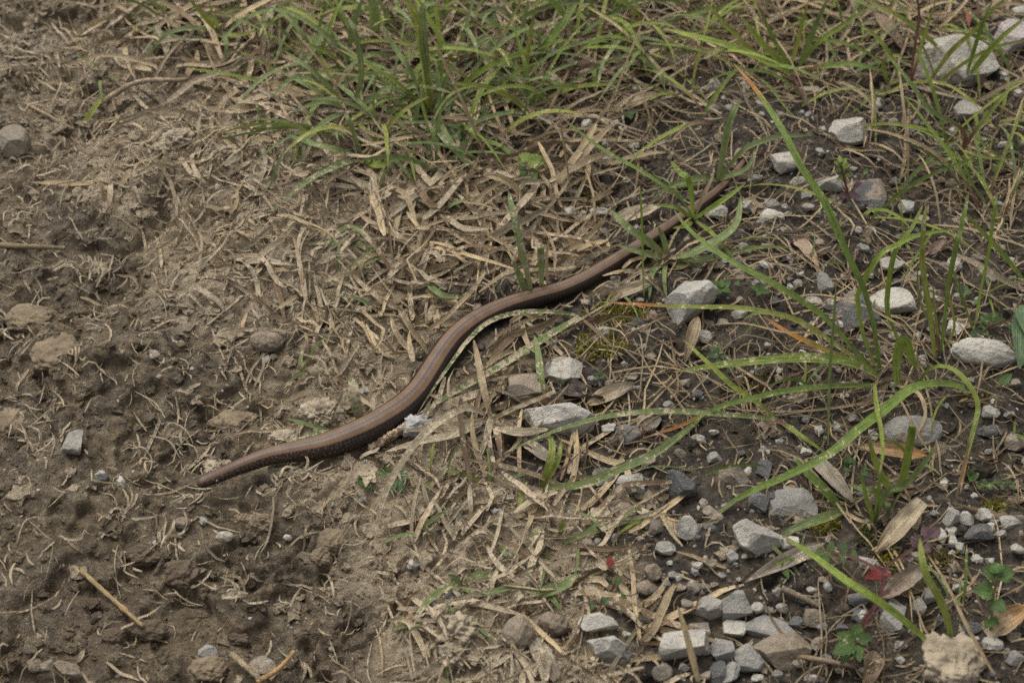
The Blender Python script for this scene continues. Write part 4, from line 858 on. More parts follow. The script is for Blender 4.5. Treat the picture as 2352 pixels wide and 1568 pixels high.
herb('lobed green herb with serrated leaves beside the broad pale leaf', [([(2275,1445,1),(2280,1380,12),(2295,1310,22),(2300,1285,24)], 1.2, 'g')],
    [(2290,1320,2258,1302,44,'g',20),(2292,1320,2330,1312,42,'g',20),(2293,1315,2285,1290,30,'g',22),(2280,1360,2235,1352,44,'g',16),(2278,1385,2310,1405,40,'g',12),(2276,1425,2262,1440,26,'g',6),(2276,1425,2295,1432,26,'g',6)])
herb('tiny clover with a feathery leaf on dark tarry soil', [([(2236,1105,1),(2232,1092,5)], .8, 'g'), ([(2240,1120,1),(2280,1108,5),(2335,1108,5)], .9, 'g')],
    [(2232,1095,2220,1080,20,'g',4),(2232,1097,2225,1112,20,'g',4),(2234,1096,2248,1085,18,'g',4)]+[(2245+i*13,1112-(i%2)*2,2250+i*13,1098 if i % 2 else 1124,15,'b',5) for i in range(7)])
herb('low cut-leaf herb beside the white limestone chunk', [], [(1655,662,1630,645,20,'g',3),(1655,662,1640,680,18,'g',3),(1655,660,1678,645,22,'g',3),(1655,662,1680,672,18,'g',3),(1655,660,1658,640,16,'g',4),(1690,648,1700,655,12,'g',3)])
herb('second tiny cut-leaf herb between limestone chunk and dry arc', [], [(1745,665,1725,658,16,'g',3),(1745,666,1760,655,16,'g',3),(1746,668,1772,672,14,'g',3),(1745,668,1738,680,12,'g',3)])
herb('grey-green cut-leaf seedling under the arching tuft', [([(1660,830,1),(1650,812,5)], .8, 'g')], [(1650,812,1628,795,18,'b',4),(1650,812,1652,790,16,'b',4),(1650,814,1622,818,18,'b',4),(1655,820,1668,812,14,'b',4),(1658,830,1640,836,18,'b',3),(1660,830,1674,826,14,'b',3),(1668,850,1690,856,14,'b',2)])
herb('scalloped bright herb against the speckled oval pebble', [([(2255,765,1),(2290,745,6),(2345,730,5)], 1.2, 'p')], [(2275,740,2250,725,26,'g',6),(2278,738,2285,715,26,'g',6),(2285,742,2312,735,26,'g',6),(2265,748,2248,748,20,'g',5),(2250,765,2225,772,24,'b',3),(2252,766,2240,785,22,'b',3),(2320,745,2335,762,22,'d',4),(2255,760,2270,772,18,'g',3)])
herb('big oval plantain leaf with dusty surface by the speckled pebble', [([(2350,700,2),(2351,715,4)], 2.0, 'p')], [(2350,715,2342,848,52,'b',5,'smooth'),(2352,700,2380,800,50,'b',8,'smooth'),(2295,880,2325,858,22,'g',2,'smooth')], 'plantain', 'plantain')
herb('faded grey-green seedling behind the upright stems', [], [(2212,668,2195,660,18,'b',4),(2212,668,2222,655,18,'b',4),(2214,670,2232,672,18,'b',4),(2212,672,2205,686,16,'b',4),(2235,690,2250,700,16,'b',3)])
herb('reddish-stemmed weed with yellow-green whorled leaves on the dark slab', [([(1948,452,1),(1942,425,8),(1935,395,14),(1930,372,18)], 1.4, 'p'), ([(1948,452,1),(1965,425,6),(1985,400,8)], 1.0, 'p')],
    [(1932,380,1915,372,12,'y',16),(1932,380,1945,362,12,'y',17),(1930,374,1928,356,11,'y',18),(1934,388,1955,378,12,'y',14),(1934,390,1916,396,12,'y',13),(1940,405,1960,400,12,'y',10),(1938,408,1920,412,12,'y',10),(1948,445,1975,452,18,'p',3),(1948,448,1925,450,18,'p',3),(1960,432,1980,420,14,'p',5),(1985,400,1992,385,12,'g',8)], 'weed', 'weed')
herb('dark clover patch nestled under the tall leafy tuft', [([(1015,300,1),(1030,290,6)], .8, 'g')], [(960,118,935,130,34,'d',6),(962,116,985,110,34,'d',6),(1000,115,1035,112,36,'d',6),(1010,120,1002,104,28,'g',6),(955,240,948,262,34,'d',4),(1018,240,1038,225,34,'g',5),(1020,246,1030,264,36,'g',4),(1018,250,1000,240,30,'g',5),
    (1010,300,985,318,34,'d',4),(1015,305,1030,335,38,'g',4),(1030,300,1060,320,40,'g',5),(1055,332,1085,345,36,'g',5),(1058,320,1075,312,28,'g',5),(985,325,1000,350,30,'g',3),(1105,262,1125,265,26,'g',3),(870,330,850,345,30,'d',3),(905,355,890,370,26,'d',3)], 'clover', 'clover')
herb('bright yellow-green heart-leaved herb on the bank straw', [([(1225,415,1),(1215,395,5)], .9, 'y')], [(1210,372,1195,350,34,'y',6),(1212,375,1258,368,36,'y',6),(1210,395,1185,392,32,'g',5),(1215,398,1230,420,34,'g',4),(1200,372,1188,375,24,'y',6)])
herb('scattered clover with small rounded leaves on the crest of the bank', [], [(1110,105,1135,108,36,'g',4),(1112,108,1098,92,30,'g',4),(1200,120,1230,125,36,'g',4),(1165,95,1182,90,30,'b',4),(1160,230,1178,225,22,'y',3),(1168,255,1178,262,20,'y',3),(1190,40,1205,28,26,'g',3),(1365,75,1370,92,24,'g',3),(1255,5,1275,12,30,'g',3),(1085,150,1060,140,30,'d',3),(1120,45,1140,55,26,'d',3)], 'clover', 'clover')
herb('mud-coated rounded leaves lying in the flattened straw', [([(930,440,1),(900,425,4),(868,410,4)], 1.0, 'd')], [(890,415,866,410,34,'m',4),(895,420,918,430,34,'m',4),(925,432,948,468,46,'m',5),(950,430,978,415,36,'m',4),(930,478,898,498,46,'m',3),(905,408,880,432,28,'m',4)], 'muddy_herb', 'herb')
herb('ivy-like leaf caked in pale mud with green leaves beside the worm', [([(862,1100,1),(850,1085,5)], .9, 'd')], [(845,1078,818,1088,28,'m',5),(845,1078,845,1062,26,'m',5),(846,1080,868,1076,28,'m',5),(846,1082,862,1108,26,'m',4),(845,1082,840,1118,24,'m',4),(884,1085,872,1092,24,'g',3),(886,1082,892,1072,24,'g',3),(915,1098,935,1080,38,'b',3),(905,1120,900,1140,24,'b',2),(912,1122,928,1135,24,'b',2),(838,1105,825,1115,26,'d',2),(845,1115,838,1130,22,'d',2)], 'muddy_herb', 'herb')
herb('tiny round-leaved sprig behind the blocky grey stone', [], [(1226,834,1220,826,12,'g',3),(1226,834,1236,826,12,'g',3),(1226,836,1222,846,12,'g',3),(1226,836,1237,842,12,'g',3)])
herb('tiny succulent sprig beside the tan leaf near the moss', [], [(1378,862,1366,856,11,'b',3),(1378,862,1390,856,11,'b',3),(1378,862,1378,850,10,'b',4),(1378,864,1366,868,11,'b',3),(1378,864,1388,868,11,'b',3)])
herb('dark-leaved sprig behind the grey striped husk leaf', [], [(1950,1068,1940,1052,20,'d',5),(1952,1066,1962,1052,18,'d',5),(1950,1072,1938,1080,20,'d',4),(1948,1064,1950,1046,18,'d',6),(1980,1080,1990,1068,14,'g',4),(1982,1086,1996,1090,14,'g',4),(1980,1088,1970,1095,14,'g',3)])
herb('dusty oval-leaved weed in straw beside the coated pebbles', [([(1400,1365,1),(1408,1350,4),(1420,1310,8)], .9, 'p')], [(1400,1368,1378,1385,26,'b',2,'smooth'),(1405,1368,1440,1372,26,'g',2,'smooth'),(1415,1345,1418,1318,22,'g',4,'smooth'),(1398,1300,1365,1290,26,'m',5,'smooth'),(1402,1300,1400,1275,18,'r',6,'smooth'),(1360,1385,1352,1405,24,'b',2,'smooth')])
herb('silvery sprig among gravel at the foot of the bank', [], [(1440,262,1415,268,20,'b',3),(1442,262,1462,250,20,'b',4),(1442,264,1450,275,18,'g',3),(1430,258,1425,248,14,'b',4)])
herb('small clover on the soil near the granite boulder', [], [(2285,225,2300,215,26,'y',5),(2288,228,2276,236,24,'g',4),(2290,380,2305,372,24,'g',4),(2288,384,2280,395,24,'d',4),(2330,335,2345,325,18,'g',6),(2225,400,2212,390,22,'g',3),(2228,404,2240,410,20,'g',3),(2225,420,2215,430,18,'g',3)], 'clover', 'clover')

# ------------------------------------------------------------------ moss cushions
def moss(label, x, y, w, h, n, kind='y'):
    s = SCL(x, y); geos = []; g = G(x, y)
    base = {'y': (.25, .235, .030), 'o': (.155, .120, .030), 'g': (.09, .10, .03)}[kind]
    for i in range(n):
        a = random.uniform(0, 2*pi); q = random.random()**.7*1.15; X = x+cos(a)*q*w/2; Y = y+sin(a)*q*h/2
        p = G(X, Y); L = random.uniform(.0018, .0048); d = np.array([random.gauss(0, .7), random.gauss(0, .7), random.uniform(.25, .9)]); d /= np.linalg.norm(d)
        c = np.array(base)*random.uniform(.55, 1.25); cr = np.tile(c, (5, 1))
        geos.append(ribbon([p-d*.001, p+d*L*.5+np.array([0, 0, .0006]), p+d*L], random.uniform(.0005, .0011), cols=cr, mud=0, nseg=4, taper='leaf', roll=random.uniform(-1, 1)))
    o = rib_obj('moss_cushion', cat_geo(geos)); tag(o, label, 'moss', None, 'stuff')
moss('yellow moss cushion below the slow worm near the tan leaf', 1415, 722, 120, 44, 260)
moss('thin yellow moss strands around the little succulent sprig', 1380, 800, 110, 60, 170)
moss('small yellow moss tuft beside the pale flat stone', 1163, 943, 40, 26, 60)
moss('brown moss pad behind the pale flat stone', 1385, 950, 60, 36, 110, 'o')
moss('bright yellow moss tuft under the split pale husk leaf', 2040, 1280, 50, 52, 130)
moss('olive moss strip beside the fan-shaped tuft', 1890, 1208, 70, 30, 110)
moss('yellowish moss pad among red bramble leaves', 2165, 1290, 70, 40, 130, 'o')
moss('dry yellow moss sprig between the saddle-shaped stone and the long block', 1488, 1425, 44, 60, 90, 'o')
moss('green moss pad under the husk leaf near the fan-shaped tuft', 2000, 1235, 60, 44, 140, 'g')
moss('amber moss fringe on dark soil near the chipped stone', 2235, 920, 70, 30, 80, 'o')
moss('faint moss below the dry arc beside the arching tuft', 1735, 880, 60, 50, 80, 'o')
moss('moss fringe behind the slow worm at the gravel edge', 1345, 470, 70, 50, 110, 'o')
moss('olive moss on dark soil near the row of four pale stones', 2285, 1170, 60, 30, 80)

# ------------------------------------------------------------------ clods, twig, straw stalk
def lump_mesh(name, dims, seed, sub=4, amp=.3, mat=None, zcut=None):
    V, F = ICO[sub]; V = V.copy(); off = np.random.default_rng(seed).uniform(0, 60, 3)
    d = 1+amp*vn3(V*1.7+off, seed % 83)+amp*.8*vn3(V*4.5+off, seed % 71)+amp*.45*vn3(V*11+off, 3)+amp*.25*vn3(V*23+off, 6)
    V = V*d[:, None]
    return mesh(name, V*np.asarray(dims)*.5, F, mat or M_CLOD, smooth=True)
CC = {'pale': (.33, .272, .195), 'mid': (.19, .146, .095), 'dark': (.105, .078, .052)}
def clod(x, y, w, h, c, label, group=None, hz=.45, sub=4, amp=.42):
    s = SCL(x, y); W = w*s; D = h*s/(.743+.669*hz*.6); Z = min(D, W)*hz; p = P(x, y); g = float(HL(p[0], p[1])[0]); p = P(x, y, g+Z*.3)
    o = link('mud_clod', lump_mesh('mud_clod', (W, D, Z*1.6), int(x*3+y*5), sub, amp)); o.location = (p[0], p[1], float(HL(p[0], p[1])[0])+Z*.1)
    o.color = (*CC[c], 1); tag(o, label, 'mud clod', group); return o
clod(1045,1450,96,80,'pale','ragged pale mud crust hanging over the dark rut edge', hz=.5, amp=.6)
clod(1040,1500,60,60,'pale','lower lip of pale mud crust bristling with straw', hz=.5, amp=.6)
clod(2185,1515,130,110,'pale','large pale dried mud clod near the broad pale leaf', hz=.4)
clod(645,255,70,40,'pale','pale flattened mud lump on trampled straw beside the bluish tuft', hz=.3)
clod(520,345,60,36,'pale','pale mud flake pair on the trampled straw')
clod(415,320,60,44,'pale','ragged mud lump at the border of straw and track', amp=.6)
clod(380,350,40,34,'pale','small ragged mud lump next to a bigger one at the track border', amp=.6)
clod(880,690,120,60,'mid','smooth brown mud hump in the straw behind the worm', hz=.3, amp=.25)
clod(800,680,80,40,'mid','low brown mud hump with straw on it behind the worm', hz=.3, amp=.25)
clod(740,950,80,60,'pale','crumbly pale mud against the neck of the slow worm', hz=.35, amp=.5)
clod(655,1010,60,34,'pale','pale mud flake under the flopped muddy blade', amp=.5)
clod(500,1062,70,40,'pale','straw-bristled pale mud behind the slow worm head', amp=.6, hz=.35)
clod(650,1085,60,40,'pale','bristly mud crumb below the slow worm neck', amp=.6, hz=.4)
clod(600,1200,60,46,'mid','rounded mud lumps where the track rises below the worm head', hz=.5)
clod(555,1190,40,28,'mid','small mud lump beside the rounded mud lumps')
clod(260,1458,50,34,'dark','dark mud clod below the yellow straw stalk', hz=.5, amp=.3)
clod(345,1455,80,44,'dark','long dark mud clod at the end of the yellow straw stalk', hz=.45, amp=.3)
clod(480,1540,90,66,'mid','broad mud clod carrying the angular grey stone', hz=.35, amp=.3)
clod(545,1468,60,34,'dark','mud lip above the sunk whitish stone', hz=.5)
clod(20,960,90,80,'mid','mud slab at the border of a deep crack in the track', hz=.35, amp=.3)
clod(70,730,120,70,'mid','smooth mud hump in the churned track', hz=.3, amp=.25)
clod(540,960,110,60,'mid','overhanging mud slab edge above the slow worm head', hz=.3, amp=.3)
clod(130,800,110,90,'mid','wide mud hump with fine straw pressed in', hz=.25, amp=.25)
clod(330,1280,90,50,'dark','broken dark mud ridge in the churned track', hz=.4)
clod(420,1330,80,60,'dark','rough dark mud ridge with fibres in the churned track', hz=.4)
clod(760,1250,90,60,'mid','smooth mud shoulder beside the drooping dusty blade', hz=.35, amp=.25)
clod(735,1300,50,40,'mid','mud nub at the foot of the mud shoulder', hz=.45)
def tube(pts, rad, name, colr, mud, parent=None, seg=8, n=24, knob=()):
    c = spl(np.array(pts), n); T = np.gradient(c, axis=0); T /= np.linalg.norm(T, axis=1)[:, None]
    Sd = np.cross(T, [0, 0, 1.0]); Sd /= np.linalg.norm(Sd, axis=1)[:, None]; N = np.cross(Sd, T); V = []; UV = []; C = []
    for i in range(n):
        r = rad*(1+.10*math.sin(i*2.1)+sum(.45*math.exp(-((i/n-k)/.022)**2) for k in knob))*(1-.25*i/n)
        for j in range(seg): a = 2*pi*j/seg; V.append(c[i]+(Sd[i]*cos(a)+N[i]*sin(a))*r*(1+.14*random.uniform(-1, 1)*(mud > .3))); UV.append((j/seg*4, i/n*.05)); C.append((*colr, mud))
    F = [[i*seg+j, i*seg+(j+1) % seg, (i+1)*seg+(j+1) % seg, (i+1)*seg+j] for i in range(n-1) for j in range(seg)]
    F += [list(range(seg))[::-1], list(range((n-1)*seg, n*seg))]
    return link(name, mesh(name, V, F, M_PLANT, {'col': np.array(C)}, np.array(UV)), parent)
tag(tube([G(187,1310,.002), G(255,1372,.003), G(330,1438,.004)], .0010, 'straw_stalk', (.42, .31, .16), .12, knob=(.62, .66)), 'jointed yellow straw stalk lying on wet mud', 'straw stalk')
tag(tube([G(850,1030,.004), G(890,1006,.005), G(935,978,.006)], .0022, 'twig', (.22, .13, .075), .55), 'stubby brown twig end touching the flank of the slow worm', 'twig')
tag(tube([G(845,1155-365,.002), G(560,680,.004), G(475,748,.002)][1:] , .0007, 'twig', (.22, .175, .125), .5), 'thin forked muddy rootlet lying across the bare track', 'twig')
tag(tube([G(0,563,.004), G(60,566,.004), G(150,570,.004)], .0013, 'straw_stalk', (.30, .235, .15), .3), 'flattened old stalk lying along the edge of the churned mud', 'straw stalk')
tag(tube([G(60,238,.002), G(115,268,.002), G(172,298,.003)], .0009, 'straw_stalk', (.40, .31, .19), .2), 'short dry stalk on bare mud near the bright blade', 'straw stalk')
tag(tube([G(1128,893,.003), G(1165,905,.004), G(1205,930,.003)], .0009, 'twig', (.17, .14, .11), .2), 'thin grey twig running under the pale flat stone', 'twig')
tag(tube([G(1790,1500,.003), G(1870,1512,.003), G(1965,1530,.003)], .0011, 'twig', (.33, .25, .17), .2), 'straight dry stick beside the flat grey pebble', 'twig')
tag(tube([G(1795,1350,.003), G(1840,1370,.004), G(1885,1392,.003)], .0013, 'twig', (.26, .21, .16), .2), 'short dry stick under the bending green blade', 'twig')
tag(tube([G(235,235,.006), G(300,195,.008), G(430,183,.006)], .0014, 'straw_stalk', (.36, .285, .19), .35), 'curved pale stem arched over trampled straw', 'straw stalk')
tag(tube([G(533,1502,.004), G(565,1530,.004), G(600,1562,.003)], .0013, 'straw_stalk', (.36, .285, .19), .35), 'first of two crossed straws on the mud beside the sunk stone', 'straw stalk')
tag(tube([G(590,1566,.003), G(640,1535,.006), G(676,1494,.010)], .0011, 'straw_stalk', (.45, .30, .14), .15), 'second crossed straw with orange tip beside the sunk stone', 'straw stalk')
for X, Y, k in [(95,385,16),(50,500,18),(200,625,14),(235,655,10),(30,770,16),(330,1060,12),(468,1062,18),(285,1182,14),(560,1352,10),(400,1236,12),(92,1042,12),(660,1088,16),(735,885,14),(1020,1485,16),(560,635,14),(640,735,10),(300,1290,10),(1000,1440,14)]:
    gs = []; g0 = G(X, Y)
    for _ in range(k):
        q = G(X+random.gauss(0, 16), Y+random.gauss(0, 10), .0005); az = random.uniform(0, 2*pi); L = random.uniform(.004, .013); e = random.uniform(.0, .8)
        gs.append(ribbon([q, q+np.array([cos(az)*L*.5, sin(az)*L*.5, e*L*.5+.001]), q+np.array([cos(az+.5)*L, sin(az+.5)*L, e*L*.6+.0008])], random.uniform(.0004, .0012), random.choice(('d', 'dg', 'dg')), random.uniform(.4, .9), 5, taper='straw', roll=random.uniform(-.8, .8)))
    tag(rib_obj('root_tuft', cat_geo(gs)), uniq('frayed tuft of pale rootlets', X, Y), 'root tuft', 'frayed root tufts on the mud')
lw = link('lichen_flake', lump_mesh('lichen_flake', (.012, .008, .006), 5, 3, .7)); lw.location = G(955,978,.003); lw.color = (.34, .335, .33, 1); tag(lw, 'white crumpled lichen flake beside the stubby twig end', 'lichen')

# ------------------------------------------------------------------ grass that only its place tells apart
STON = np.array(STONES)
def auto_tuft(X, Y, n, L0, L1, w0, w1, label, group, spread=(25, 70), kinds=('g', 'b', 'g')):
    p = G(X, Y); e = empty('grass_tuft', p); tag(e, uniq(label.replace('#', NUM[n]), X, Y), 'grass tuft', group)
    for i in range(n):
        az = random.uniform(0, 2*pi); L = random.uniform(L0, L1); el = radians(90-random.uniform(*spread)); bend = radians(random.uniform(30, 95))
        q = p+np.array([random.gauss(0, .002), random.gauss(0, .002), 0]); pts = [q]; m = 7
        for k in range(m):
            a = el-bend*(k/m)**1.2; q = q+np.array([cos(az)*cos(a), sin(az)*cos(a), sin(a)])*L/m; az += random.gauss(0, .07)
            h = float(HL(q[0], q[1])[0])+.0015; q = np.array([q[0], q[1], max(q[2], h)]); pts.append(q)
        rib_obj('blade', ribbon(pts, random.uniform(w0, w1), random.choice(kinds), random.uniform(.0, .3), 9, roll=random.uniform(-.5, .5)), e, p)
bank = [(700,40),(760,70),(830,180),(900,140),(930,60),(1040,80),(1070,200),(1100,40),(1130,150),(1180,210),(1260,240),(880,290),(1010,390),(760,310),(1330,70),(1400,110),(1420,30),(1060,300),(640,30),(690,110),(950,330),(1160,320),(1350,150),(1290,20),(1230,260),(670,200),(730,150),(790,20),(850,330),(920,220),(960,10),(1050,160),(1150,70),(1200,40),(1310,110),(1450,90),(1490,150),(570,40),(400,40),(810,110),(890,40),(1020,230),(1100,250),(760,210),(1380,60)]
for X, Y in bank:
    auto_tuft(X, Y, random.randint(4, 7), .025, .065, .0012, .0030, 'short #-bladed grass tuft', 'short tufts on the grassy bank')
rgt = [(1560,30),(1600,90),(1660,40),(1700,170),(1760,50),(1880,60),(1940,110),(1980,60),(2030,220),(2130,60),(2180,330),(2290,290),(2330,400),(2260,470),(2150,520),(1560,150),(1620,280),(2300,30),(1500,60),(1720,20),(2080,420),(2000,330),(1640,140),(1790,110),(1850,240),(1930,200),(2060,60),(2160,200),(2230,250),(2320,320),(2200,420),(1980,500),(2290,520),(1580,230),(1840,20),(2240,60),(2330,170)]
for X, Y in rgt:
    auto_tuft(X, Y, random.randint(3, 5), .025, .065, .0010, .0024, 'wispy #-bladed grass tuft', 'wispy tufts on the stony bank', kinds=('g', 'gp', 'g', 'd'))
low = [(1630,700),(1740,740),(1850,900),(2260,690),(2320,560),(1690,560),(1880,620),(2180,900),(2090,1080),(1600,1080),(1480,1190),(1420,680),(2330,1010),(2210,1400),(1840,1290),(2300,720),(2080,560),(1560,440)]
for X, Y in low:
    auto_tuft(X, Y, random.randint(2, 3), .010, .032, .0007, .0016, 'tiny #-bladed grass sprout', 'tiny sprouts on the stony soil')
edge = [(600,300),(720,420),(780,640),(1080,860),(1000,1100),(1120,1110),(700,860),(1340,1250),(1180,1180),(1250,1300),(960,1230),(900,1450),(1030,1560),(640,450),(350,60),(240,180),(890,720),(850,480),(1020,500),(1090,550)]
for X, Y in edge:
    auto_tuft(X, Y, random.randint(1, 3), .008, .026, .0010, .0022, 'stray muddy #-bladed sprout', 'stray blades in the muddy straw', kinds=('b', 'b', 'g'))

# ------------------------------------------------------------------ dry straw
strands = []
def visible(x, y): X, Y = PX(x, y); return (X > -140) & (X < 2490) & (Y > -120) & (Y < 1720)
N_TRY = 17000
xs = rng.uniform(-.34, .34, N_TRY); ys = rng.uniform(-.21, .30, N_TRY)
zz = zones(xs, ys); keep = (rng.random(N_TRY) < zz[:, 1]) & visible(xs, ys)
clump = fbm(xs/.03, ys/.03, 3, 123); keep &= rng.random(N_TRY) < np.clip(.75+1.1*clump, .15, 1)
for x, y, q in zip(xs[keep], ys[keep], zz[keep]):
    mudz, straw, muddy, grav, green, pale = q
    u = random.random()
    if grav > .4 and muddy < .28: L, w, curv = random.uniform(.012, .055), random.uniform(.0004, .0010), .55      # wiry roots on the stony soil
    elif muddy > .6 : L, w, curv = random.uniform(.006, .034), random.uniform(.0005, .0027)*random.uniform(.6, 1.1), .45
    elif green > .6: L, w, curv = random.uniform(.015, .065), random.uniform(.0006, .0020), .35
    else: L, w, curv = random.uniform(.014, .050), random.uniform(.0008, .0034), .4
    if mudz > .7: L *= .75; w *= .6
    az = random.gauss(.6, 1.1) if random.random() < .6 else random.uniform(0, pi); n = 6; c = random.gauss(0, curv*.55); kink = random.randrange(1, 6) if random.random() < .35 else -1; kv = random.gauss(0, .7)
    px_, py_ = [x], [y]
    for k in range(n): az += c/n*2+random.gauss(0, .07)+(kv if k == kink else 0); px_.append(px_[-1]+cos(az)*L/n); py_.append(py_[-1]+sin(az)*L/n)
    px_ = np.array(px_); py_ = np.array(py_); hh = HL(px_, py_)
    dm, zb, rr = worm_near(px_, py_)
    if (dm < rr*1.03).any(): continue
    if len(STON) and (np.hypot(STON[:, 0]-x, STON[:, 1]-y) < STON[:, 2]*.8).any() and random.random() < .9: continue
    hs = np.convolve(np.pad(hh, 1, mode='edge'), [.25, .5, .25], 'valid'); hs = np.maximum(hs, hh)
    pile = random.random()**1.6*(.0075*straw if muddy < .6 else .005*straw)+.0006; tilt = random.gauss(0, .0022)*straw
    pz = hs+pile+tilt*np.linspace(-1, 1, n+1)+.0012*np.sin(np.linspace(0, pi, n+1))*random.uniform(-.5, 1.5)
    pz = np.maximum(pz, hh+.0003)
    kd = random.choices(('d', 'db', 'dg'), (.5, .22, .28) if muddy > .5 else (.55, .33, .12))[0]
    strands.append((L*w, np.c_[px_, py_, pz], w, kd, min(.95, max(0, random.gauss(muddy*.75, .2))), q))
strands.sort(key=lambda s: -s[0])
big, seen = [], 0
ZL = {'S': ('dusty mud-dulled dead grass blade flattened in the pale straw belt', 'dead blades in the muddy straw belt'), 'B': ('dry tan dead grass blade lying among the green tufts of the bank', 'dead blades on the grassy bank'),
      'D': ('thin dry grass blade lying loose on the dark stony soil', 'dead blades on the stony soil'), 'M': ('short dead grass blade stuck on the bare brown mud', 'dead blades on the bare mud')}
rest = []
for s in strands:
    _, pts, w, kd, md, q = s; m = pts[3]; X, Y = PX(m[0], m[1], m[2])
    if seen < 285 and 0 < X < 2352 and 0 < Y < 1568:
        k = 'M' if q[0] > .75 else 'B' if q[4] > .6 else 'S' if q[1] > .6 else 'D'
        o = rib_obj('dry_straw', ribbon(pts, w, kd, md, 10, taper=random.choice(('straw', 'blade', 'straw')), fold=random.uniform(.1, .6), roll=random.uniform(-.6, .6), twist=random.gauss(0, .6)))
        ln = np.linalg.norm(np.diff(pts, axis=0), axis=1).sum()
        cw = 'mud-coated' if md > .62 else {'d': 'tan', 'db': 'brown', 'dg': 'grey'}[kd]
        ch = np.linalg.norm(pts[-1]-pts[0])/ln; lab = '%s %s %s %s straw' % ('straight' if ch > .975 else 'bent' if ch > .9 else 'curled', 'long' if ln > .045 else 'medium' if ln > .03 else 'short', 'broad' if w > .0024 else 'narrow', cw); lab = uniq(lab, X, Y)
        tag(o, lab, 'dead grass', ZL[k][1]); seen += 1
    else: rest.append(ribbon(pts, w, kd, md, 6, taper=random.choice(('straw', 'blade', 'straw')), fold=random.uniform(.1, .6), roll=random.uniform(-.8, .8), twist=random.gauss(0, .5)))
# fine fibres: broken rootlets and chaff
NF = 21000
xs = rng.uniform(-.33, .33, NF); ys = rng.uniform(-.21, .29, NF); zz = zones(xs, ys)
keep = (rng.random(NF) < .20+.80*zz[:, 1]) & visible(xs, ys)
x, y = xs[keep], ys[keep]; L = rng.uniform(.002, .012, len(x)); az = rng.uniform(0, 2*pi, len(x)); cv = rng.normal(0, .8, len(x))
qx = np.stack([x, x+np.cos(az)*L/2, x+np.cos(az)*L/2+np.cos(az+cv)*L/2], 1); qy = np.stack([y, y+np.sin(az)*L/2, y+np.sin(az)*L/2+np.sin(az+cv)*L/2], 1)
qz = HL(qx.ravel(), qy.ravel()).reshape(qx.shape)+rng.uniform(.0002, .0026, (len(x), 1))+rng.uniform(-.0006, .0012, qx.shape)
dm, _, rr = worm_near(qx.ravel(), qy.ravel()); okw = ((dm > rr*1.02).reshape(qx.shape)).all(1)
for a, b, c, md, mz in zip(qx[okw], qy[okw], qz[okw], zz[keep][okw][:, 2], zz[keep][okw][:, 0]):
    rest.append(ribbon(np.c_[a, b, c], random.uniform(.0003, .0010), random.choice(('d', 'd', 'db', 'dg')), min(.9, md*random.uniform(.5, 1.3)), 3, taper='straw', fold=.2, roll=random.uniform(-.8, .8)))
lit = rib_obj('straw_litter', cat_geo(rest)); tag(lit, 'loose dry straw, chaff and rootlets strewn over the ground', 'straw', None, 'stuff')

# ------------------------------------------------------------------ soil crumbs and grit
def scatter_lumps(n, sub, smin, smax, dens, seed, flat=.7, amp=.35, power=2.2):
    r = np.random.default_rng(seed); xs = r.uniform(-.33, .33, n); ys = r.uniform(-.205, .28, n); q = zones(xs, ys)
    k = (r.random(n) < dens(q, xs, ys)) & visible(xs, ys); xs, ys, q = xs[k], ys[k], q[k]; m = len(xs)
    s = smin+(smax-smin)*r.random(m)**power; zs = HL(xs, ys)
    dm, _, rr = worm_near(xs, ys); ok = dm > rr+s*.5; xs, ys, zs, s, q = xs[ok], ys[ok], zs[ok], s[ok], q[ok]; m = len(xs)
    V0, F0 = ICO[sub]; nv = len(V0)
    jit = 1+amp*r.normal(size=(m, nv, 1)).clip(-1.6, 1.6)*.55
    sc3 = np.stack([s*r.uniform(.7, 1.3, m), s*r.uniform(.7, 1.3, m), s*flat*r.uniform(.7, 1.2, m)], 1)[:, None, :]*.5
    V = V0[None]*jit*sc3; a = r.uniform(0, 2*pi, m)[:, None]
    X = V[:, :, 0]*np.cos(a)-V[:, :, 1]*np.sin(a); Y = V[:, :, 0]*np.sin(a)+V[:, :, 1]*np.cos(a)
    V = np.stack([X+xs[:, None], Y+ys[:, None], V[:, :, 2]+zs[:, None]+s[:, None]*.05], -1).reshape(-1, 3)
    F = (F0[None]+(np.arange(m)*nv)[:, None, None]).reshape(-1, 3); return V, F, np.repeat(q, nv, axis=0), np.repeat(np.arange(m), nv), m
V, F, q, _, m = scatter_lumps(9000, 1, .0010, .0058, lambda q, x, y: np.clip(.35+.5*q[:, 0]+.8*fbm(x/.03, y/.03, 3, 222), .05, 1), 11, .6, .55, 3.2)
tag(link('soil_crumbs', mesh('soil_crumbs', V, F, M_SOIL, {'zone': np.c_[q[:, 0], q[:, 5]*1.15, q[:, 3], np.ones(len(q))]}, smooth=False)), 'crumbs of moist brown soil strewn over the whole ground', 'soil', None, 'stuff')
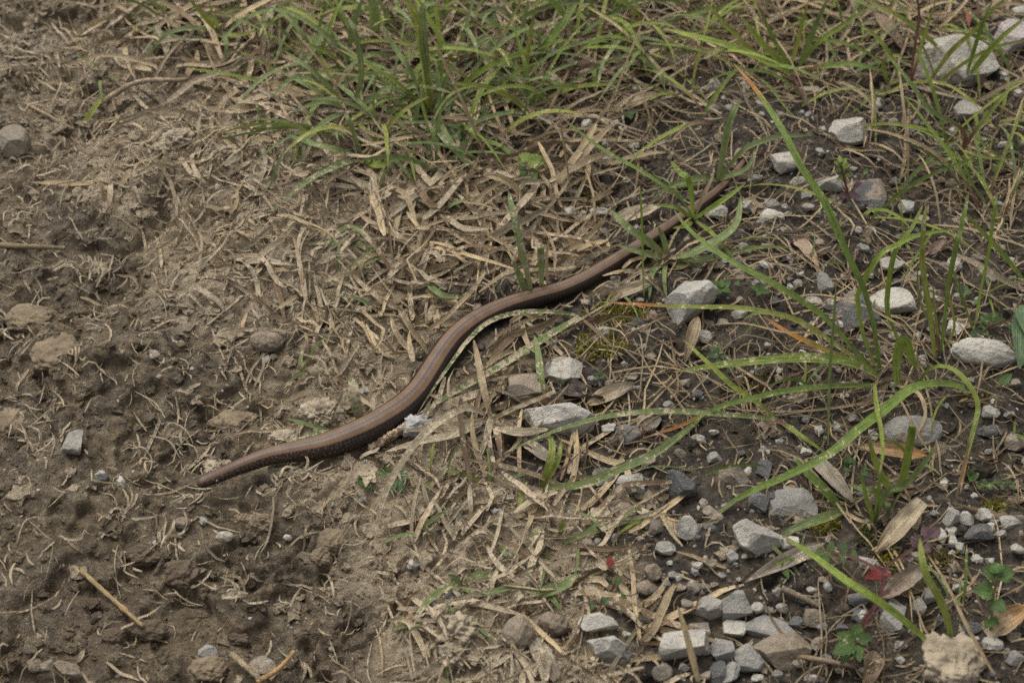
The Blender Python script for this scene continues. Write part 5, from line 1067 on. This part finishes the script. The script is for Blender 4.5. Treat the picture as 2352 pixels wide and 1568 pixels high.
def flakes(n, seed):
    V, F, q, ids, m = scatter_lumps(n, 1, .0012, .0075, lambda q, x, y: np.clip((.12+.9*q[:, 5])*(.8+1.2*fbm(x/.025, y/.025, 3, 555)), .03, 1), seed, .42, .85, 2.4)
    r = np.random.default_rng(seed); tint = np.where(r.random(m) < .35+.5*np.array([q[np.argmax(ids == 0)][5]]), 1.0, .35)[ids]
    return mesh('mud_flakes', V, F, M_SOIL, {'zone': np.c_[np.maximum(q[:, 0], .5), np.clip(q[:, 5]+.55*tint, 0, 1.3), q[:, 3], np.ones(len(q))]}, smooth=False)
tag(link('mud_flakes', flakes(6500, 14)), 'ragged flakes of pale dried mud among the trampled straw', 'mud', None, 'stuff')
V, F, q, _, m = scatter_lumps(16000, 0, .0006, .0024, lambda q, x, y: np.clip(.6+.6*fbm(x/.02, y/.02, 3, 333), .1, 1), 12, .8, .5)
tag(link('fine_soil', mesh('fine_soil', V, F, M_SOIL, {'zone': np.c_[q[:, 0], q[:, 5]*1.1, q[:, 3], np.ones(len(q))]}, smooth=False)), 'finest soil grains speckling mud and straw', 'soil', None, 'stuff')
def mat_grit():
    m, t = nodes('grit'); at = nd(t, 'ShaderNodeAttribute', attribute_name='col'); geo = t.nodes.new('ShaderNodeNewGeometry'); n = noise(t, geo.outputs['Position'], 500, 4)
    b = nd(t, 'ShaderNodeBsdfPrincipled'); t.links.new(mixc(t, 1.0, at.outputs[0], mixc(t, n, (.6, .6, .6), (1.35, 1.33, 1.3)), 'MULTIPLY'), b.inputs['Base Color']); b.inputs['Roughness'].default_value = .85
    t.links.new(bump(t, n, .4, .0006), b.inputs['Normal']); out(t, b.outputs[0]); return m
V, F, q, ids, m = scatter_lumps(10000, 1, .0012, .0052, lambda q, x, y: np.clip(q[:, 3]*1.1*(.75+fbm(x/.04, y/.04, 3, 444)), .02, 1), 13, .75, .32, 2.6)
pal = np.array([SC[k] for k in 'wppgggttmmbbd'])*.8; cc = pal[np.random.default_rng(5).integers(0, len(pal), m)][ids]
tag(link('gravel', mesh('gravel', V, F, mat_grit(), {'col': np.c_[cc, np.ones(len(cc))]}, smooth=False)), 'fine pale grit and gravel bits sprinkled between the stones', 'gravel', None, 'stuff')
